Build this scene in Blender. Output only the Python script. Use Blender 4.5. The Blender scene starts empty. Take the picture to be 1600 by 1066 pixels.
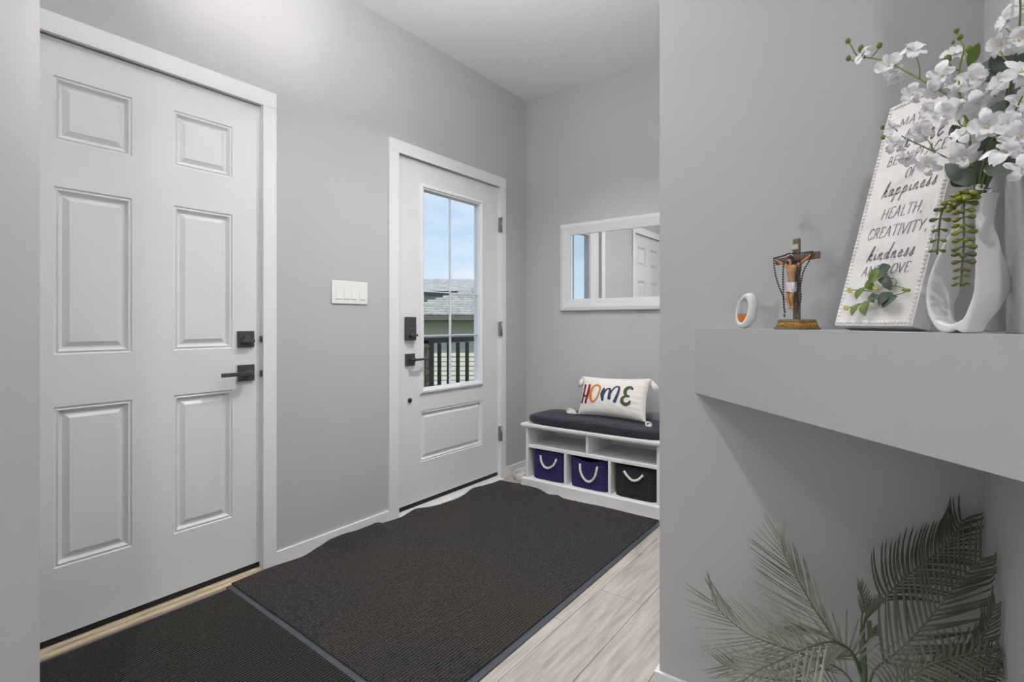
import bpy, math, random
from mathutils import Vector, Matrix
R_ = random.Random(7)
rad = math.radians
scene = bpy.context.scene
col = scene.collection

# ------------------------------------------------------------------ camera
H = 1.095                       # eye height
FPX = 811.94                    # focal length in pixels of a 1600 px wide frame
YAW = rad(36.71)
HOR = 504.3                     # horizon row
cam_d = bpy.data.cameras.new('camera'); cam = bpy.data.objects.new('camera', cam_d)
col.objects.link(cam); scene.camera = cam
cam.location = (0, 0, H); cam.rotation_euler = (rad(90), 0, YAW)
cam_d.sensor_width = 36; cam_d.lens = FPX/1600*36
cam_d.shift_y = (HOR-533)/1600
cam_d.clip_start = .02; cam_d.clip_end = 300

# ------------------------------------------------------------------ world
w = bpy.data.worlds.new('sky'); scene.world = w; w.use_nodes = True
nt = w.node_tree; nt.nodes.clear()
def N(nt, t, **k):
    n = nt.nodes.new(t)
    for a, b in k.items(): setattr(n, a, b)
    return n
out = N(nt, 'ShaderNodeOutputWorld'); bg = N(nt, 'ShaderNodeBackground')
tc = N(nt, 'ShaderNodeTexCoord'); sep = N(nt, 'ShaderNodeSeparateXYZ')
nt.links.new(tc.outputs['Generated'], sep.inputs[0])
cr = N(nt, 'ShaderNodeValToRGB')
cr.color_ramp.elements[0].position = 0.0; cr.color_ramp.elements[0].color = (.75, .89, 1.0, 1)
cr.color_ramp.elements[1].position = .45; cr.color_ramp.elements[1].color = (.24, .51, .98, 1)
nt.links.new(sep.outputs[2], cr.inputs[0])
mp = N(nt, 'ShaderNodeMapping'); mp.inputs['Scale'].default_value = (1.6, 1.6, 5)
nt.links.new(tc.outputs['Generated'], mp.inputs[0])
nz = N(nt, 'ShaderNodeTexNoise'); nz.inputs['Scale'].default_value = 2.2; nz.inputs['Detail'].default_value = 5
nz.inputs['Roughness'].default_value = .55
nt.links.new(mp.outputs[0], nz.inputs[0])
c2 = N(nt, 'ShaderNodeValToRGB'); c2.color_ramp.elements[0].position = .42; c2.color_ramp.elements[1].position = .72
nt.links.new(nz.outputs[0], c2.inputs[0])
mx = N(nt, 'ShaderNodeMix', data_type='RGBA'); mx.inputs[7].default_value = (.88, .93, 1, 1)
nt.links.new(c2.outputs[0], mx.inputs[0]); nt.links.new(cr.outputs[0], mx.inputs[6])
nt.links.new(mx.outputs[2], bg.inputs[0]); bg.inputs[1].default_value = 1.0
nt.links.new(bg.outputs[0], out.inputs[0])

def light(kind, name, loc, target, energy, color=(1, 1, 1), **k):
    d = bpy.data.lights.new(name, kind); o = bpy.data.objects.new(name, d); col.objects.link(o)
    o.location = loc; d.energy = energy; d.color = color
    o.rotation_euler = (Vector(target)-Vector(loc)).to_track_quat('-Z', 'Y').to_euler()
    for a, b in k.items(): setattr(d, a, b)
    return o
light('SUN', 'sun', (3, 0, 10), (-3, 3, 0), 3.6, (1, .96, .9), angle=rad(1))
# daylight coming through the living-room windows behind the camera
light('AREA', 'window_daylight', (.9, -3.9, 1.55), (.7, 0, 1.3), 15, (1, .995, .99), shape='RECTANGLE', size=3.4, size_y=2.0)
light('AREA', 'side_window_daylight', (3.9, -1.6, 1.55), (0, -1.0, 1.3), 3.5, (1, .995, .99), shape='RECTANGLE', size=2.2, size_y=2.0)
# recessed ceiling discs out of view; the last is added to brighten the foyer
LAMPS = [((.62, -.75), 21), ((-.45, -.75), 3.5), ((-1.15, 1.9), 17)]
for i, ((x, y), e) in enumerate(LAMPS):
    light('AREA', 'ceiling_lamp_light', (x, y, 2.735), (x, y, 0), e, (1, .985, .965), shape='DISK', size=.11, spread=rad(125 if i == 2 else 180))
# added unseen fill lamps in mid-air: one at the ceiling, one at the doors
light('AREA', 'added_ceiling_fill', (-1.0, 1.0, 2.25), (-1.05, 1.15, 2.75), 22, (1, .995, .995), shape='RECTANGLE', size=.5, size_y=.5)
light('AREA', 'added_door_fill', (-.75, .45, 2.05), (-2.2, 1.4, .1), 3.2, (1, .995, .995), shape='RECTANGLE', size=.4, size_y=.4)
# sun bounced off the glossy living-room floor onto the upper left wall
def bounce(px, pz, src, e, sx, sy, spread):
    return light('AREA', 'floor_bounce', src, (-2.25, px, pz), e, (1, .955, .95), shape='RECTANGLE', size=sx, size_y=sy, spread=rad(spread))
SRC = (.05, -.30, .35)
bounce(1.32, 2.50, SRC, .16, .10, .34, 8)
bounce(1.02, 2.50, SRC, .20, .22, .30, 8)
bounce(.83, 2.60, SRC, .10, .14, .25, 8)
bounce(1.12, 2.0, SRC, .07, .3, .2, 14)
vs = scene.view_settings
scene.display_settings.display_device = 'sRGB'
vs.view_transform = 'Standard'; vs.look = 'None'; vs.exposure = 0.03; vs.gamma = 1; vs.use_curve_mapping = False

# ------------------------------------------------------------------ geometry helpers
Fv = Vector((-math.sin(YAW), math.cos(YAW), 0)); Rv = Vector((math.cos(YAW), math.sin(YAW), 0)); Cv = Vector((0, 0, H))
def ray(u, v): return Fv+Rv*((u-800)/FPX)+Vector((0, 0, (HOR-v)/FPX))
def on_x(u, v, x): r = ray(u, v); return Cv+r*(x/r.x)
def on_y(u, v, y): r = ray(u, v); return Cv+r*(y/r.y)
def on_z(u, v, z): r = ray(u, v); return Cv+r*((z-H)/r.z)
def on_diag(u, v, s): r = ray(u, v); return Cv+r*(s/(r.x+r.y))
def at(u, v, k): return Cv+ray(u, v)*k

def catmull(pts, n=6):
    pts = [Vector(p) for p in pts]
    if len(pts) < 3: return pts
    P = [2*pts[0]-pts[1]]+pts+[2*pts[-1]-pts[-2]]
    o = []
    for i in range(1, len(P)-2):
        a, b, c, d = P[i-1:i+3]
        for j in range(n):
            t = j/n
            o.append(.5*((2*b)+(c-a)*t+(2*a-5*b+4*c-d)*t*t+(3*b-a-3*c+d)*t**3))
    o.append(P[-2]); return o

class MB:
    def __init__(s): s.v = []; s.f = []; s.m = []; s.sm = []
    def add(s, vs, fs, mat=0, smooth=False):
        b = len(s.v); s.v += [Vector(v) for v in vs]
        for f in fs: s.f.append([i+b for i in f]); s.m.append(mat); s.sm.append(smooth)
    def box(s, a, b, mat=0):
        x0, x1 = sorted((a[0], b[0])); y0, y1 = sorted((a[1], b[1])); z0, z1 = sorted((a[2], b[2]))
        s.add([(x0,y0,z0),(x1,y0,z0),(x1,y1,z0),(x0,y1,z0),(x0,y0,z1),(x1,y0,z1),(x1,y1,z1),(x0,y1,z1)],
              [(0,3,2,1),(4,5,6,7),(0,1,5,4),(1,2,6,5),(2,3,7,6),(3,0,4,7)], mat)
    def prism(s, poly, z0, z1, mat=0):
        n = len(poly); v = [(p[0],p[1],z0) for p in poly]+[(p[0],p[1],z1) for p in poly]
        s.add(v, [tuple(range(n))[::-1], tuple(range(n, 2*n))]+[(i,(i+1)%n,n+(i+1)%n,n+i) for i in range(n)], mat)
    def tube(s, pts, r, n=8, mat=0, cap=True, sq=1.0):
        pts = [Vector(p) for p in pts]; m = len(pts)
        rr = r if isinstance(r, (list, tuple)) else [r]*m
        T = [(pts[min(i+1,m-1)]-pts[max(i-1,0)]).normalized() for i in range(m)]
        up = Vector((0,0,1)) if abs(T[0].z) < .9 else Vector((1,0,0))
        a = T[0].cross(up).normalized(); vs = []
        for i in range(m):
            a = (a-T[i]*a.dot(T[i]))
            a = a.normalized() if a.length > 1e-6 else T[i].orthogonal().normalized()
            b = T[i].cross(a)
            for j in range(n):
                t = 2*math.pi*j/n; vs.append(pts[i]+(a*math.cos(t)+b*math.sin(t)*sq)*rr[i])
        fs = [(i*n+j,i*n+(j+1)%n,(i+1)*n+(j+1)%n,(i+1)*n+j) for i in range(m-1) for j in range(n)]
        if cap: fs += [tuple(range(n))[::-1], tuple(range((m-1)*n, m*n))]
        s.add(vs, fs, mat, True)
    def grid(s, fn, nu, nv, mat=0, smooth=True, cu=False, cv=False):
        U = nu if cu else nu+1; V = nv if cv else nv+1
        vs = [fn(i/nu, j/nv) for i in range(U) for j in range(V)]
        s.add(vs, [(i*V+j, ((i+1)%U)*V+j, ((i+1)%U)*V+(j+1)%V, i*V+(j+1)%V) for i in range(nu) for j in range(nv)], mat, smooth)
    def lathe(s, prof, c=(0,0,0), n=24, mat=0, sx=1, sy=1):
        c = Vector(c)
        vs = []
        for (r, z) in prof:
            for j in range(n):
                t = 2*math.pi*j/n; vs.append(c+Vector((r*math.cos(t)*sx, r*math.sin(t)*sy, z)))
        m = len(prof)
        fs = [(i*n+j,i*n+(j+1)%n,(i+1)*n+(j+1)%n,(i+1)*n+j) for i in range(m-1) for j in range(n)]
        fs += [tuple(range(n))[::-1], tuple(range((m-1)*n, m*n))]
        s.add(vs, fs, mat, True)
    def ball(s, c, r, n=8, m=6, mat=0, sc=(1,1,1), rot=None):
        c = Vector(c); vs = []; 
        for i in range(m+1):
            p = math.pi*i/m
            for j in range(n):
                t = 2*math.pi*j/n
                q = Vector((math.sin(p)*math.cos(t)*sc[0], math.sin(p)*math.sin(t)*sc[1], math.cos(p)*sc[2]))*r
                if rot is not None: q = rot @ q
                vs.append(c+q)
        s.add(vs, [(i*n+j,(i+1)*n+j,(i+1)*n+(j+1)%n,i*n+(j+1)%n) for i in range(m) for j in range(n)], mat, True)
    def rings(s, rect, prof, fn, mat=0, fill=True):
        """nested mitred rings inside rect=(a0,a1,b0,b1); prof = [(inset, depth)]; fn(a,b,depth) -> 3D"""
        a0, a1, b0, b1 = rect; vs = []
        for (i, d) in prof: vs += [fn(a0+i,b0+i,d), fn(a1-i,b0+i,d), fn(a1-i,b1-i,d), fn(a0+i,b1-i,d)]
        fs = [(k*4+j, k*4+(j+1)%4, k*4+4+(j+1)%4, k*4+4+j) for k in range(len(prof)-1) for j in range(4)]
        if fill: q = (len(prof)-1)*4; fs.append((q,q+1,q+2,q+3))
        s.add(vs, fs, mat)
    def build(s, name, mats, parent=None, world=True, bevel=0, origin=None):
        off = Vector((0,0,0))
        if parent is not None and world: off = ABS[parent.name]
        if parent is None:
            if origin is None:
                lo = [min(v[i] for v in s.v) for i in range(3)]; hi = [max(v[i] for v in s.v) for i in range(3)]
                origin = Vector(((lo[0]+hi[0])/2, (lo[1]+hi[1])/2, lo[2]))
            off = Vector(origin)
        me = bpy.data.meshes.new(name)
        me.from_pydata([tuple(v-off) for v in s.v], [], s.f)
        if not isinstance(mats, (list, tuple)): mats = [mats]
        for m in mats: me.materials.append(m)
        me.polygons.foreach_set('material_index', s.m); me.polygons.foreach_set('use_smooth', s.sm); me.update()
        o = bpy.data.objects.new(name, me); col.objects.link(o)
        if parent is not None: o.parent = parent; ABS[o.name] = off.copy() if world else Vector((0,0,0))
        else: o.location = off; ABS[o.name] = off.copy()
        if bevel:
            b = o.modifiers.new('bevel', 'BEVEL'); b.width = bevel; b.segments = 2; b.limit_method = 'ANGLE'; b.angle_limit = rad(40)
        return o
ABS = {}
def empty(name, loc, rz=0):
    o = bpy.data.objects.new(name, None); col.objects.link(o); o.location = loc; o.rotation_euler = (0,0,rz)
    o.empty_display_size = .1; ABS[o.name] = Vector(loc); return o
def tag(o, label=None, cat=None, group=None, kind=None):
    if label: o['label'] = label
    if cat: o['category'] = cat
    if group: o['group'] = group
    if kind: o['kind'] = kind
    return o
def struct(o, label=None): o['kind'] = 'structure'; (label and o.__setitem__('label', label)); return o
def recalc(o):
    import bmesh
    bm = bmesh.new(); bm.from_mesh(o.data); bmesh.ops.recalc_face_normals(bm, faces=bm.faces); bm.to_mesh(o.data); bm.free(); return o
def share(o, parent=None, name=None):
    c = o.copy(); col.objects.link(c); c.parent = parent; return c

# ------------------------------------------------------------------ materials
def srgb(*c): return tuple(((x/255)/12.92 if x/255 <= .04045 else ((x/255+.055)/1.055)**2.4) for x in c)+(1,)
def mat(name, c, rough=.6, var=0, vscale=20, bump=0, bscale=200, metal=0, spec=.5, coat=0, c2=None, stretch=None, coords='Object', sheen=0, trans=0, detail=3, emit=0, mask=(.35,.65), rnd=0):
    m = bpy.data.materials.new(name); m.use_nodes = True; t = m.node_tree; b = t.nodes['Principled BSDF']
    b.inputs['Base Color'].default_value = c; b.inputs['Roughness'].default_value = rough; b.inputs['Metallic'].default_value = metal
    b.inputs['Specular IOR Level'].default_value = spec; b.inputs['Coat Weight'].default_value = coat; b.inputs['Sheen Weight'].default_value = sheen
    b.inputs['Transmission Weight'].default_value = trans
    tcn = N(t, 'ShaderNodeTexCoord'); src = tcn.outputs[coords]
    if stretch:
        mpn = N(t, 'ShaderNodeMapping'); mpn.inputs['Scale'].default_value = stretch; t.links.new(src, mpn.inputs[0]); src = mpn.outputs[0]
    if var or c2 or rnd:
        n = N(t, 'ShaderNodeTexNoise'); n.inputs['Scale'].default_value = vscale; n.inputs['Detail'].default_value = detail
        t.links.new(src, n.inputs[0])
        r = N(t, 'ShaderNodeValToRGB'); r.color_ramp.elements[0].position = mask[0]; r.color_ramp.elements[1].position = mask[1]
        if c2 is None: c2 = tuple(min(1, x*(1+var)) for x in c[:3])+(1,); c = tuple(x*(1-var) for x in c[:3])+(1,)
        r.color_ramp.elements[0].color = c; r.color_ramp.elements[1].color = c2
        t.links.new(n.outputs[0], r.inputs[0]); co = r.outputs[0]
        if rnd:
            oi = N(t, 'ShaderNodeObjectInfo'); mr = N(t, 'ShaderNodeMapRange'); mr.inputs[3].default_value = 1-rnd; mr.inputs[4].default_value = 1+rnd
            t.links.new(oi.outputs['Random'], mr.inputs[0]); vm = N(t, 'ShaderNodeVectorMath', operation='SCALE')
            t.links.new(co, vm.inputs[0]); t.links.new(mr.outputs[0], vm.inputs[3]); co = vm.outputs[0]
        t.links.new(co, b.inputs['Base Color'])
    if bump:
        n = N(t, 'ShaderNodeTexNoise'); n.inputs['Scale'].default_value = bscale; n.inputs['Detail'].default_value = 3; t.links.new(src, n.inputs[0])
        bp = N(t, 'ShaderNodeBump'); bp.inputs['Strength'].default_value = bump; bp.inputs['Distance'].default_value = .002
        t.links.new(n.outputs[0], bp.inputs['Height']); t.links.new(bp.outputs[0], b.inputs['Normal'])
    return m
M = {}
M['wall'] = mat('wall_paint', srgb(190,189,190), .55, var=.012, vscale=2, bump=.06, bscale=350, spec=.3)
M['ceil'] = mat('ceiling_paint', srgb(245,244,245), .85, bump=.55, bscale=70, spec=.2)
M['trim'] = mat('trim_white', srgb(232,232,233), .35, var=.01, vscale=3, spec=.4)
M['door'] = mat('door_white', srgb(226,226,227), .4, var=.012, vscale=5, spec=.4)
M['dark_rubber'] = mat('black_rubber', srgb(30,31,32), .5)
M['sill'] = mat('pale_wood_sill', srgb(206,190,162), .5, var=.15, vscale=12, stretch=(8,1,8))
M['iron'] = mat('dark_bronze_metal', srgb(82,80,80), .4, metal=.35, var=.08, vscale=60)
M['hinge'] = mat('satin_nickel', srgb(150,150,152), .35, metal=.8)
M['plastic'] = mat('white_plastic', srgb(236,236,234), .35)
M['plank'] = mat('oak_grey_laminate', srgb(160,151,141), .42, c2=srgb(190,183,174), vscale=6, stretch=(10,.8,10), detail=10, bump=.05, bscale=60, rnd=.05, mask=(.3,.62))
M['sub'] = mat('subfloor', srgb(110,100,90), .9)
M['bench'] = mat('bench_white', srgb(234,233,231), .4, var=.012, vscale=8)
M['rope'] = mat('cotton_rope', srgb(232,222,212), .85, bump=.8, bscale=160, var=.06, vscale=150)
M['tray'] = mat('tray_white', srgb(226,226,224), .35)
M['siding'] = mat('vinyl_siding', srgb(208,204,184), .6, var=.03, vscale=4)
M['fascia'] = mat('fascia_dark', srgb(104,103,92), .6, var=.06, vscale=6)
M['shingle'] = mat('asphalt_shingle', srgb(158,157,150), .9, var=.25, vscale=14, rnd=.14, stretch=(1,1,1))
M['roof_grey'] = mat('roof_grey', srgb(158,158,154), .9, var=.15, vscale=3, bump=.3, bscale=20)
M['stucco'] = mat('stucco_pale', srgb(190,196,200), .8, var=.04, vscale=3)
M['stone'] = mat('stone_block', srgb(150,126,104), .9, var=.3, vscale=20, rnd=.25)
M['rail'] = mat('black_aluminium', srgb(40,38,36), .4)
M['grass'] = mat('grass', srgb(84,98,60), .95, var=.3, vscale=9)
M['deck'] = mat('deck_board', srgb(132,122,110), .8, var=.1, vscale=9, stretch=(8,1,1))
M['pane_dark'] = mat('far_window_glass', srgb(70,84,96), .1)
def ribbed(name, base, hi, scale, bscale, axis='X', noise_s=240, blot=None):
    m = mat(name, base, .95, spec=.15, sheen=.15); t = m.node_tree; b = t.nodes['Principled BSDF']
    tcn = N(t, 'ShaderNodeTexCoord'); n = N(t, 'ShaderNodeTexNoise'); n.inputs['Scale'].default_value = noise_s; n.inputs['Detail'].default_value = 2
    mpn = N(t, 'ShaderNodeMapping'); mpn.inputs['Scale'].default_value = (1,.62,1)
    t.links.new(tcn.outputs['Object'], mpn.inputs[0]); t.links.new(mpn.outputs[0], n.inputs[0])
    r = N(t, 'ShaderNodeValToRGB'); r.color_ramp.elements[0].position = .42; r.color_ramp.elements[1].position = .80
    r.color_ramp.elements[0].color = base; r.color_ramp.elements[1].color = hi
    t.links.new(n.outputs[0], r.inputs[0])
    n2 = N(t, 'ShaderNodeTexNoise'); n2.inputs['Scale'].default_value = 1.2; n2.inputs['Detail'].default_value = 3
    t.links.new(tcn.outputs['Object'], n2.inputs[0])
    r2 = N(t, 'ShaderNodeValToRGB'); r2.color_ramp.elements[0].position = .4; r2.color_ramp.elements[1].position = .62
    r2.color_ramp.elements[0].color = (.88,.91,1.0,1); r2.color_ramp.elements[1].color = blot or (1.22,1.06,.88,1)
    t.links.new(n2.outputs[0], r2.inputs[0])
    mm = N(t, 'ShaderNodeMix', data_type='RGBA', blend_type='MULTIPLY'); mm.inputs[0].default_value = 1
    t.links.new(r.outputs[0], mm.inputs[6]); t.links.new(r2.outputs[0], mm.inputs[7]); t.links.new(mm.outputs[2], b.inputs['Base Color'])
    wv = N(t, 'ShaderNodeTexWave', wave_type='BANDS', bands_direction=axis); wv.inputs['Scale'].default_value = scale
    wv.inputs['Distortion'].default_value = 1.4; wv.inputs['Detail'].default_value = 1
    t.links.new(tcn.outputs['Object'], wv.inputs[0])
    hv = N(t, 'ShaderNodeMath', operation='MULTIPLY'); hv.inputs[1].default_value = .6; t.links.new(wv.outputs['Fac'], hv.inputs[0]); ad = N(t, 'ShaderNodeMath', operation='ADD'); t.links.new(hv.outputs[0], ad.inputs[0]); t.links.new(n.outputs[0], ad.inputs[1])
    bp = N(t, 'ShaderNodeBump'); bp.inputs['Strength'].default_value = 1; bp.inputs['Distance'].default_value = .004
    t.links.new(ad.outputs[0], bp.inputs['Height']); t.links.new(bp.outputs[0], b.inputs['Normal'])
    return m
M['mat'] = ribbed('ribbed_mat_fibre', srgb(13,13,14), srgb(86,81,79), 26, 1)
M['mat2'] = ribbed('mat_fibre_dark', srgb(8,8,8), srgb(62,58,50), 26, 1, blot=(1.2,1.1,.86,1))
M['mat_edge'] = mat('mat_rubber_edge', srgb(72,78,86), .4, var=.08, vscale=10)
M['cushion'] = mat('cushion_cloth', srgb(34,31,60), .75, c2=srgb(38,36,44), vscale=1.6, bump=.3, bscale=500, sheen=.12)
M['basket_navy'] = mat('navy_woven', srgb(50,45,100), .8, var=.25, vscale=40, bump=.4, bscale=400, stretch=(1,1,4))
M['basket_purple'] = mat('purple_navy_woven', srgb(50,43,98), .8, var=.25, vscale=40, bump=.4, bscale=400, stretch=(1,1,4))
M['basket_char'] = mat('charcoal_woven', srgb(44,44,50), .8, var=.25, vscale=40, bump=.4, bscale=400, stretch=(1,1,4))
M['basket_in'] = mat('plum_lining', srgb(104,32,72), .85, var=.1, vscale=30)
M['pillow'] = mat('cream_cotton', srgb(232,226,218), .9, var=.02, vscale=30, bump=.35, bscale=420, sheen=.1)
M['red'] = mat('dark_red_thread', srgb(112,24,44), .85, bump=.6, bscale=600)
M['orange'] = mat('orange_thread', srgb(206,128,30), .85, bump=.6, bscale=600)
M['blue'] = mat('slate_blue_thread', srgb(50,66,96), .85, bump=.6, bscale=600)
M['green'] = mat('olive_green_thread', srgb(72,86,50), .85, bump=.6, bscale=600)
M['mirror'] = mat('mirror_glass', (.86,.88,.88,1), .0, metal=1)
M['mframe'] = mat('brushed_white_frame', srgb(222,221,222), .38, var=.03, vscale=12, stretch=(1,8,8))
M['sign'] = mat('sign_white', srgb(246,243,241), .55, var=.008, vscale=9)
M['ink'] = mat('grey_print', srgb(104,102,104), .7)
M['ceramic'] = mat('white_ceramic', srgb(233,231,232), .16, coat=.5, spec=.5)
M['silver'] = mat('silver_glaze', srgb(196,196,200), .3, metal=.15, coat=.4)
M['petal'] = mat('silk_petal', srgb(248,246,250), .6, spec=.25)
M['petal_c'] = mat('petal_centre', srgb(228,222,190), .6)
M['stem'] = mat('stem_green', srgb(122,140,48), .55, var=.2, vscale=30)
M['stem_d'] = mat('stem_dark_green', srgb(92,104,52), .55, var=.2, vscale=30)
M['bud'] = mat('bud_green', srgb(104,124,38), .5, var=.15, vscale=80)
M['leaf_d'] = mat('grey_green_leaf', srgb(84,96,84), .5, var=.14, vscale=22)
M['leaf_l'] = mat('bright_green_leaf', srgb(104,128,56), .5, var=.2, vscale=50)
M['leaf_y'] = mat('yellow_sprig_tip', srgb(206,194,120), .6)
M['succ'] = mat('succulent_green', srgb(128,132,36), .38, c2=srgb(84,94,42), vscale=45, rnd=.22)
M['succ_r'] = mat('succulent_bronze', srgb(116,90,56), .4, c2=srgb(100,104,44), vscale=70)
M['palm'] = mat('palm_leaf', srgb(94,98,80), .42, c2=srgb(62,68,50), vscale=9)
M['palm_p'] = mat('palm_leaf_pale', srgb(150,151,134), .45, c2=srgb(100,104,84), vscale=12)
M['palm_s'] = mat('palm_stem', srgb(84,102,72), .5, var=.15, vscale=30)
M['pot'] = mat('grey_pot', srgb(120,118,116), .6, var=.05, vscale=10)
M['soil'] = mat('potting_soil', srgb(52,40,32), .95, var=.3, vscale=60, bump=1, bscale=80)
M['oldwood'] = mat('aged_wood', srgb(116,102,86), .6, var=.25, vscale=60, stretch=(4,4,1))
M['gold'] = mat('antique_gold', srgb(178,136,60), .4, metal=.4, var=.35, vscale=160)
M['plaque'] = mat('plaque_parchment', srgb(196,190,172), .6, var=.1, vscale=120)
M['skin'] = mat('painted_skin', srgb(196,146,100), .5, var=.12, vscale=70)
M['hair'] = mat('painted_dark_hair', srgb(48,36,30), .6)
M['cloth'] = mat('painted_loincloth', srgb(224,222,224), .6)
M['bead'] = mat('black_bead', srgb(24,23,26), .25, coat=.4)
M['gel'] = mat('amber_gel', srgb(226,130,14), .15, trans=.25, coat=.5)
M['fresh_c'] = mat('freshener_clear', srgb(190,194,200), .15)
def glass_mat():
    m = bpy.data.materials.new('window_glass'); m.use_nodes = True; t = m.node_tree; t.nodes.clear()
    o = N(t, 'ShaderNodeOutputMaterial'); tr = N(t, 'ShaderNodeBsdfTransparent'); gl = N(t, 'ShaderNodeBsdfGlossy'); mi = N(t, 'ShaderNodeMixShader')
    tr.inputs[0].default_value = (.97,.98,.975,1); gl.inputs['Roughness'].default_value = .01; fr = N(t, 'ShaderNodeFresnel'); fr.inputs[0].default_value = 1.3
    ge = N(t, 'ShaderNodeNewGeometry'); iv = N(t, 'ShaderNodeMath', operation='SUBTRACT'); iv.inputs[0].default_value = 1; t.links.new(ge.outputs['Backfacing'], iv.inputs[1]); ml = N(t, 'ShaderNodeMath', operation='MULTIPLY'); t.links.new(fr.outputs[0], ml.inputs[0]); t.links.new(iv.outputs[0], ml.inputs[1]); t.links.new(ml.outputs[0], mi.inputs[0]); t.links.new(tr.outputs[0], mi.inputs[1]); t.links.new(gl.outputs[0], mi.inputs[2]); t.links.new(mi.outputs[0], o.inputs[0])
    return m
M['glass'] = glass_mat()

# ------------------------------------------------------------------ room shell
XW, YB, ZC = -2.25, 3.19, 2.757           # left wall face, back wall face, ceiling
XP, YP = -1.30, .2533                      # partition on the left: face and end
YN, XN = 1.45, .141                        # niche: wall facing us, wall on its right
XE = -.5525                                # free end of the niche wall
D1 = (.335, 1.185, 2.066); D2 = (1.955, 2.893, 2.066)
b = MB()
for y0, y1, z0, z1 in ((.1, D1[0], 0, ZC), (D1[1], D2[0], 0, ZC), (D2[1], YB+.15, 0, ZC), (D1[0], D1[1], D1[2], ZC), (D2[0], D2[1], D2[2], ZC)):
    b.box((XW-.16, y0, z0), (XW, y1, z1))
struct(b.build('wall_left', M['wall'], origin=(XW, 1, 0)))
def wallbox(name, a, c):
    q = MB(); q.box(a, c); return struct(q.build(name, M['wall']))
wallbox('wall_back', (XW-.16, YB, 0), (XE+.12, YB+.15, ZC))
wallbox('wall_partition', (XW-.16, -4.05, 0), (XP, YP, ZC))
b = MB(); b.box((XE, YN, 0), (XN+.15, YN+.12, ZC)); b.box((XE, YN+.12, 0), (XE+.12, YB, ZC))
struct(b.build('wall_niche', M['wall'], origin=(XE, YN, 0)))
b = MB(); b.box((XN, .8590, 0), (XN+.14, YN, ZC)); b.box((XN+.14, .8590, 0), (4.05, .98, ZC))
struct(b.build('wall_right', M['wall'], origin=(XN, .86, 0)))
b = MB(); b.box((4.05, -4.05, 0), (4.2, -2.7, ZC)); b.box((4.05, -.5, 0), (4.2, .98, ZC)); b.box((4.05,-2.7,0),(4.2,-.5,.5)); b.box((4.05,-2.7,2.55),(4.2,-.5,ZC))
struct(b.build('wall_side', M['wall']))
b = MB(); b.box((XP, -4.2, 0), (-.8, -4.05, ZC)); b.box((2.6, -4.2, 0), (4.2, -4.05, ZC)); b.box((-.8,-4.2,0),(2.6,-4.05,.5)); b.box((-.8,-4.2,2.55),(2.6,-4.05,ZC))
struct(b.build('wall_rear', M['wall']))
b = MB(); b.box((XW-.16, -4.2, ZC), (4.2, YB+.15, ZC+.15)); struct(b.build('ceiling', M['ceil']))
# rear windows (behind the camera)
for nm, (a, c), ax in (('window_1', ((-.8,-4.12,.5), (2.6,-4.12,2.55)), 0), ('window_2', ((4.12,-2.7,.5), (4.12,-.5,2.55)), 1)):
    e = struct(empty(nm, a)); q = MB(); g = MB()
    lo, hi = a[ax], c[ax]; n = 3 if ax == 0 else 2
    def P(t, d, z): return (t, a[1]+d, z) if ax == 0 else (a[0]+d, t, z)
    for z0, z1 in ((.5,.56),(2.49,2.55)): q.box(P(lo,-.03,z0), P(hi,.03,z1))
    for i in range(n+1):
        t = lo+(hi-lo)*i/n; q.box(P(t-.03,-.03,.5), P(t+.03,.03,2.55))
    g.box(P(lo,-.003,.5), P(hi,.003,2.55))
    q.build('window_frame', M['trim'], e); g.build('pane', M['glass'], e)
# ceiling discs of the recessed lamps
for i, ((x, y), e) in enumerate(LAMPS):
    q = MB(); q.lathe([(.10,0),(.10,.004),(.085,.010),(.085,.020)], (x,y,ZC-.02)); o = q.build('recessed_lamp', M['plastic'])
    tag(o, ['round recessed ceiling lamp behind the corner shelf side', 'round recessed ceiling lamp over the hallway', 'round recessed ceiling lamp added above the large doormat'][i], 'ceiling lamp')

# floor: slab with separate laminate planks
b = MB(); b.box((XW-.16, -4.2, -.12), (4.2, YB+.15, -.009)); floor = struct(b.build('floor', M['sub'], origin=(0,0,-.12)))
pw = .1845; x0 = -.983-7*pw
meshes = {}
offs = {}
for k in range(0, 18):
    xa = x0+k*pw; 
    if xa > .9: break
    L = 1.22
    s0 = {6: 1.642-3*L, 7: 1.925-3*L, 8: 1.30-3*L, 9:1.0-3*L}.get(k, -2.0-(k*.47) % L)
    y = s0
    while y < YB:
        ya, yb = max(y, -1.6), min(y+L, YB); xb0 = max(xa, XW); xb1 = xa+pw
        if yb-ya > .05 and (yb < YP or xb1 > XW):
            q = MB(); q.box((xb0+.0008, ya+.0008, -.009), (xb1-.0008, yb-.0008, 0)); o = q.build('floor_plank', M['plank'], floor, bevel=.0009)
        y += L
q = MB(); q.box((.9,-4.05,-.009),(4.05,.98,-.0005)); q.box((XP,-4.05,-.009),(.9,-1.6,-.0005)); q.build('floor_covering', M['plank'], floor)

# baseboards
def board(name, boxes, h=.066):
    q = MB()
    for a, c in boxes: q.box((a[0],a[1],0), (c[0],c[1],h))
    return struct(q.build(name, M['trim'], bevel=.003))
board('baseboard_left', [((XW, 1.236), (XW+.012, 1.879)), ((XW, 2.929), (XW+.012, YB))])
board('baseboard_back', [((XW+.012, YB-.012), (XE, YB))])
board('baseboard_niche', [((XE-.012, YN-.012), (XN, YN)), ((XE-.012, YN), (XE, YB-.012))], .098)
board('baseboard_right', [((XN-.012, .859-.012), (XN, YN-.012)), ((XN, .859-.012), (4.05, .859))], .098)

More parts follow.
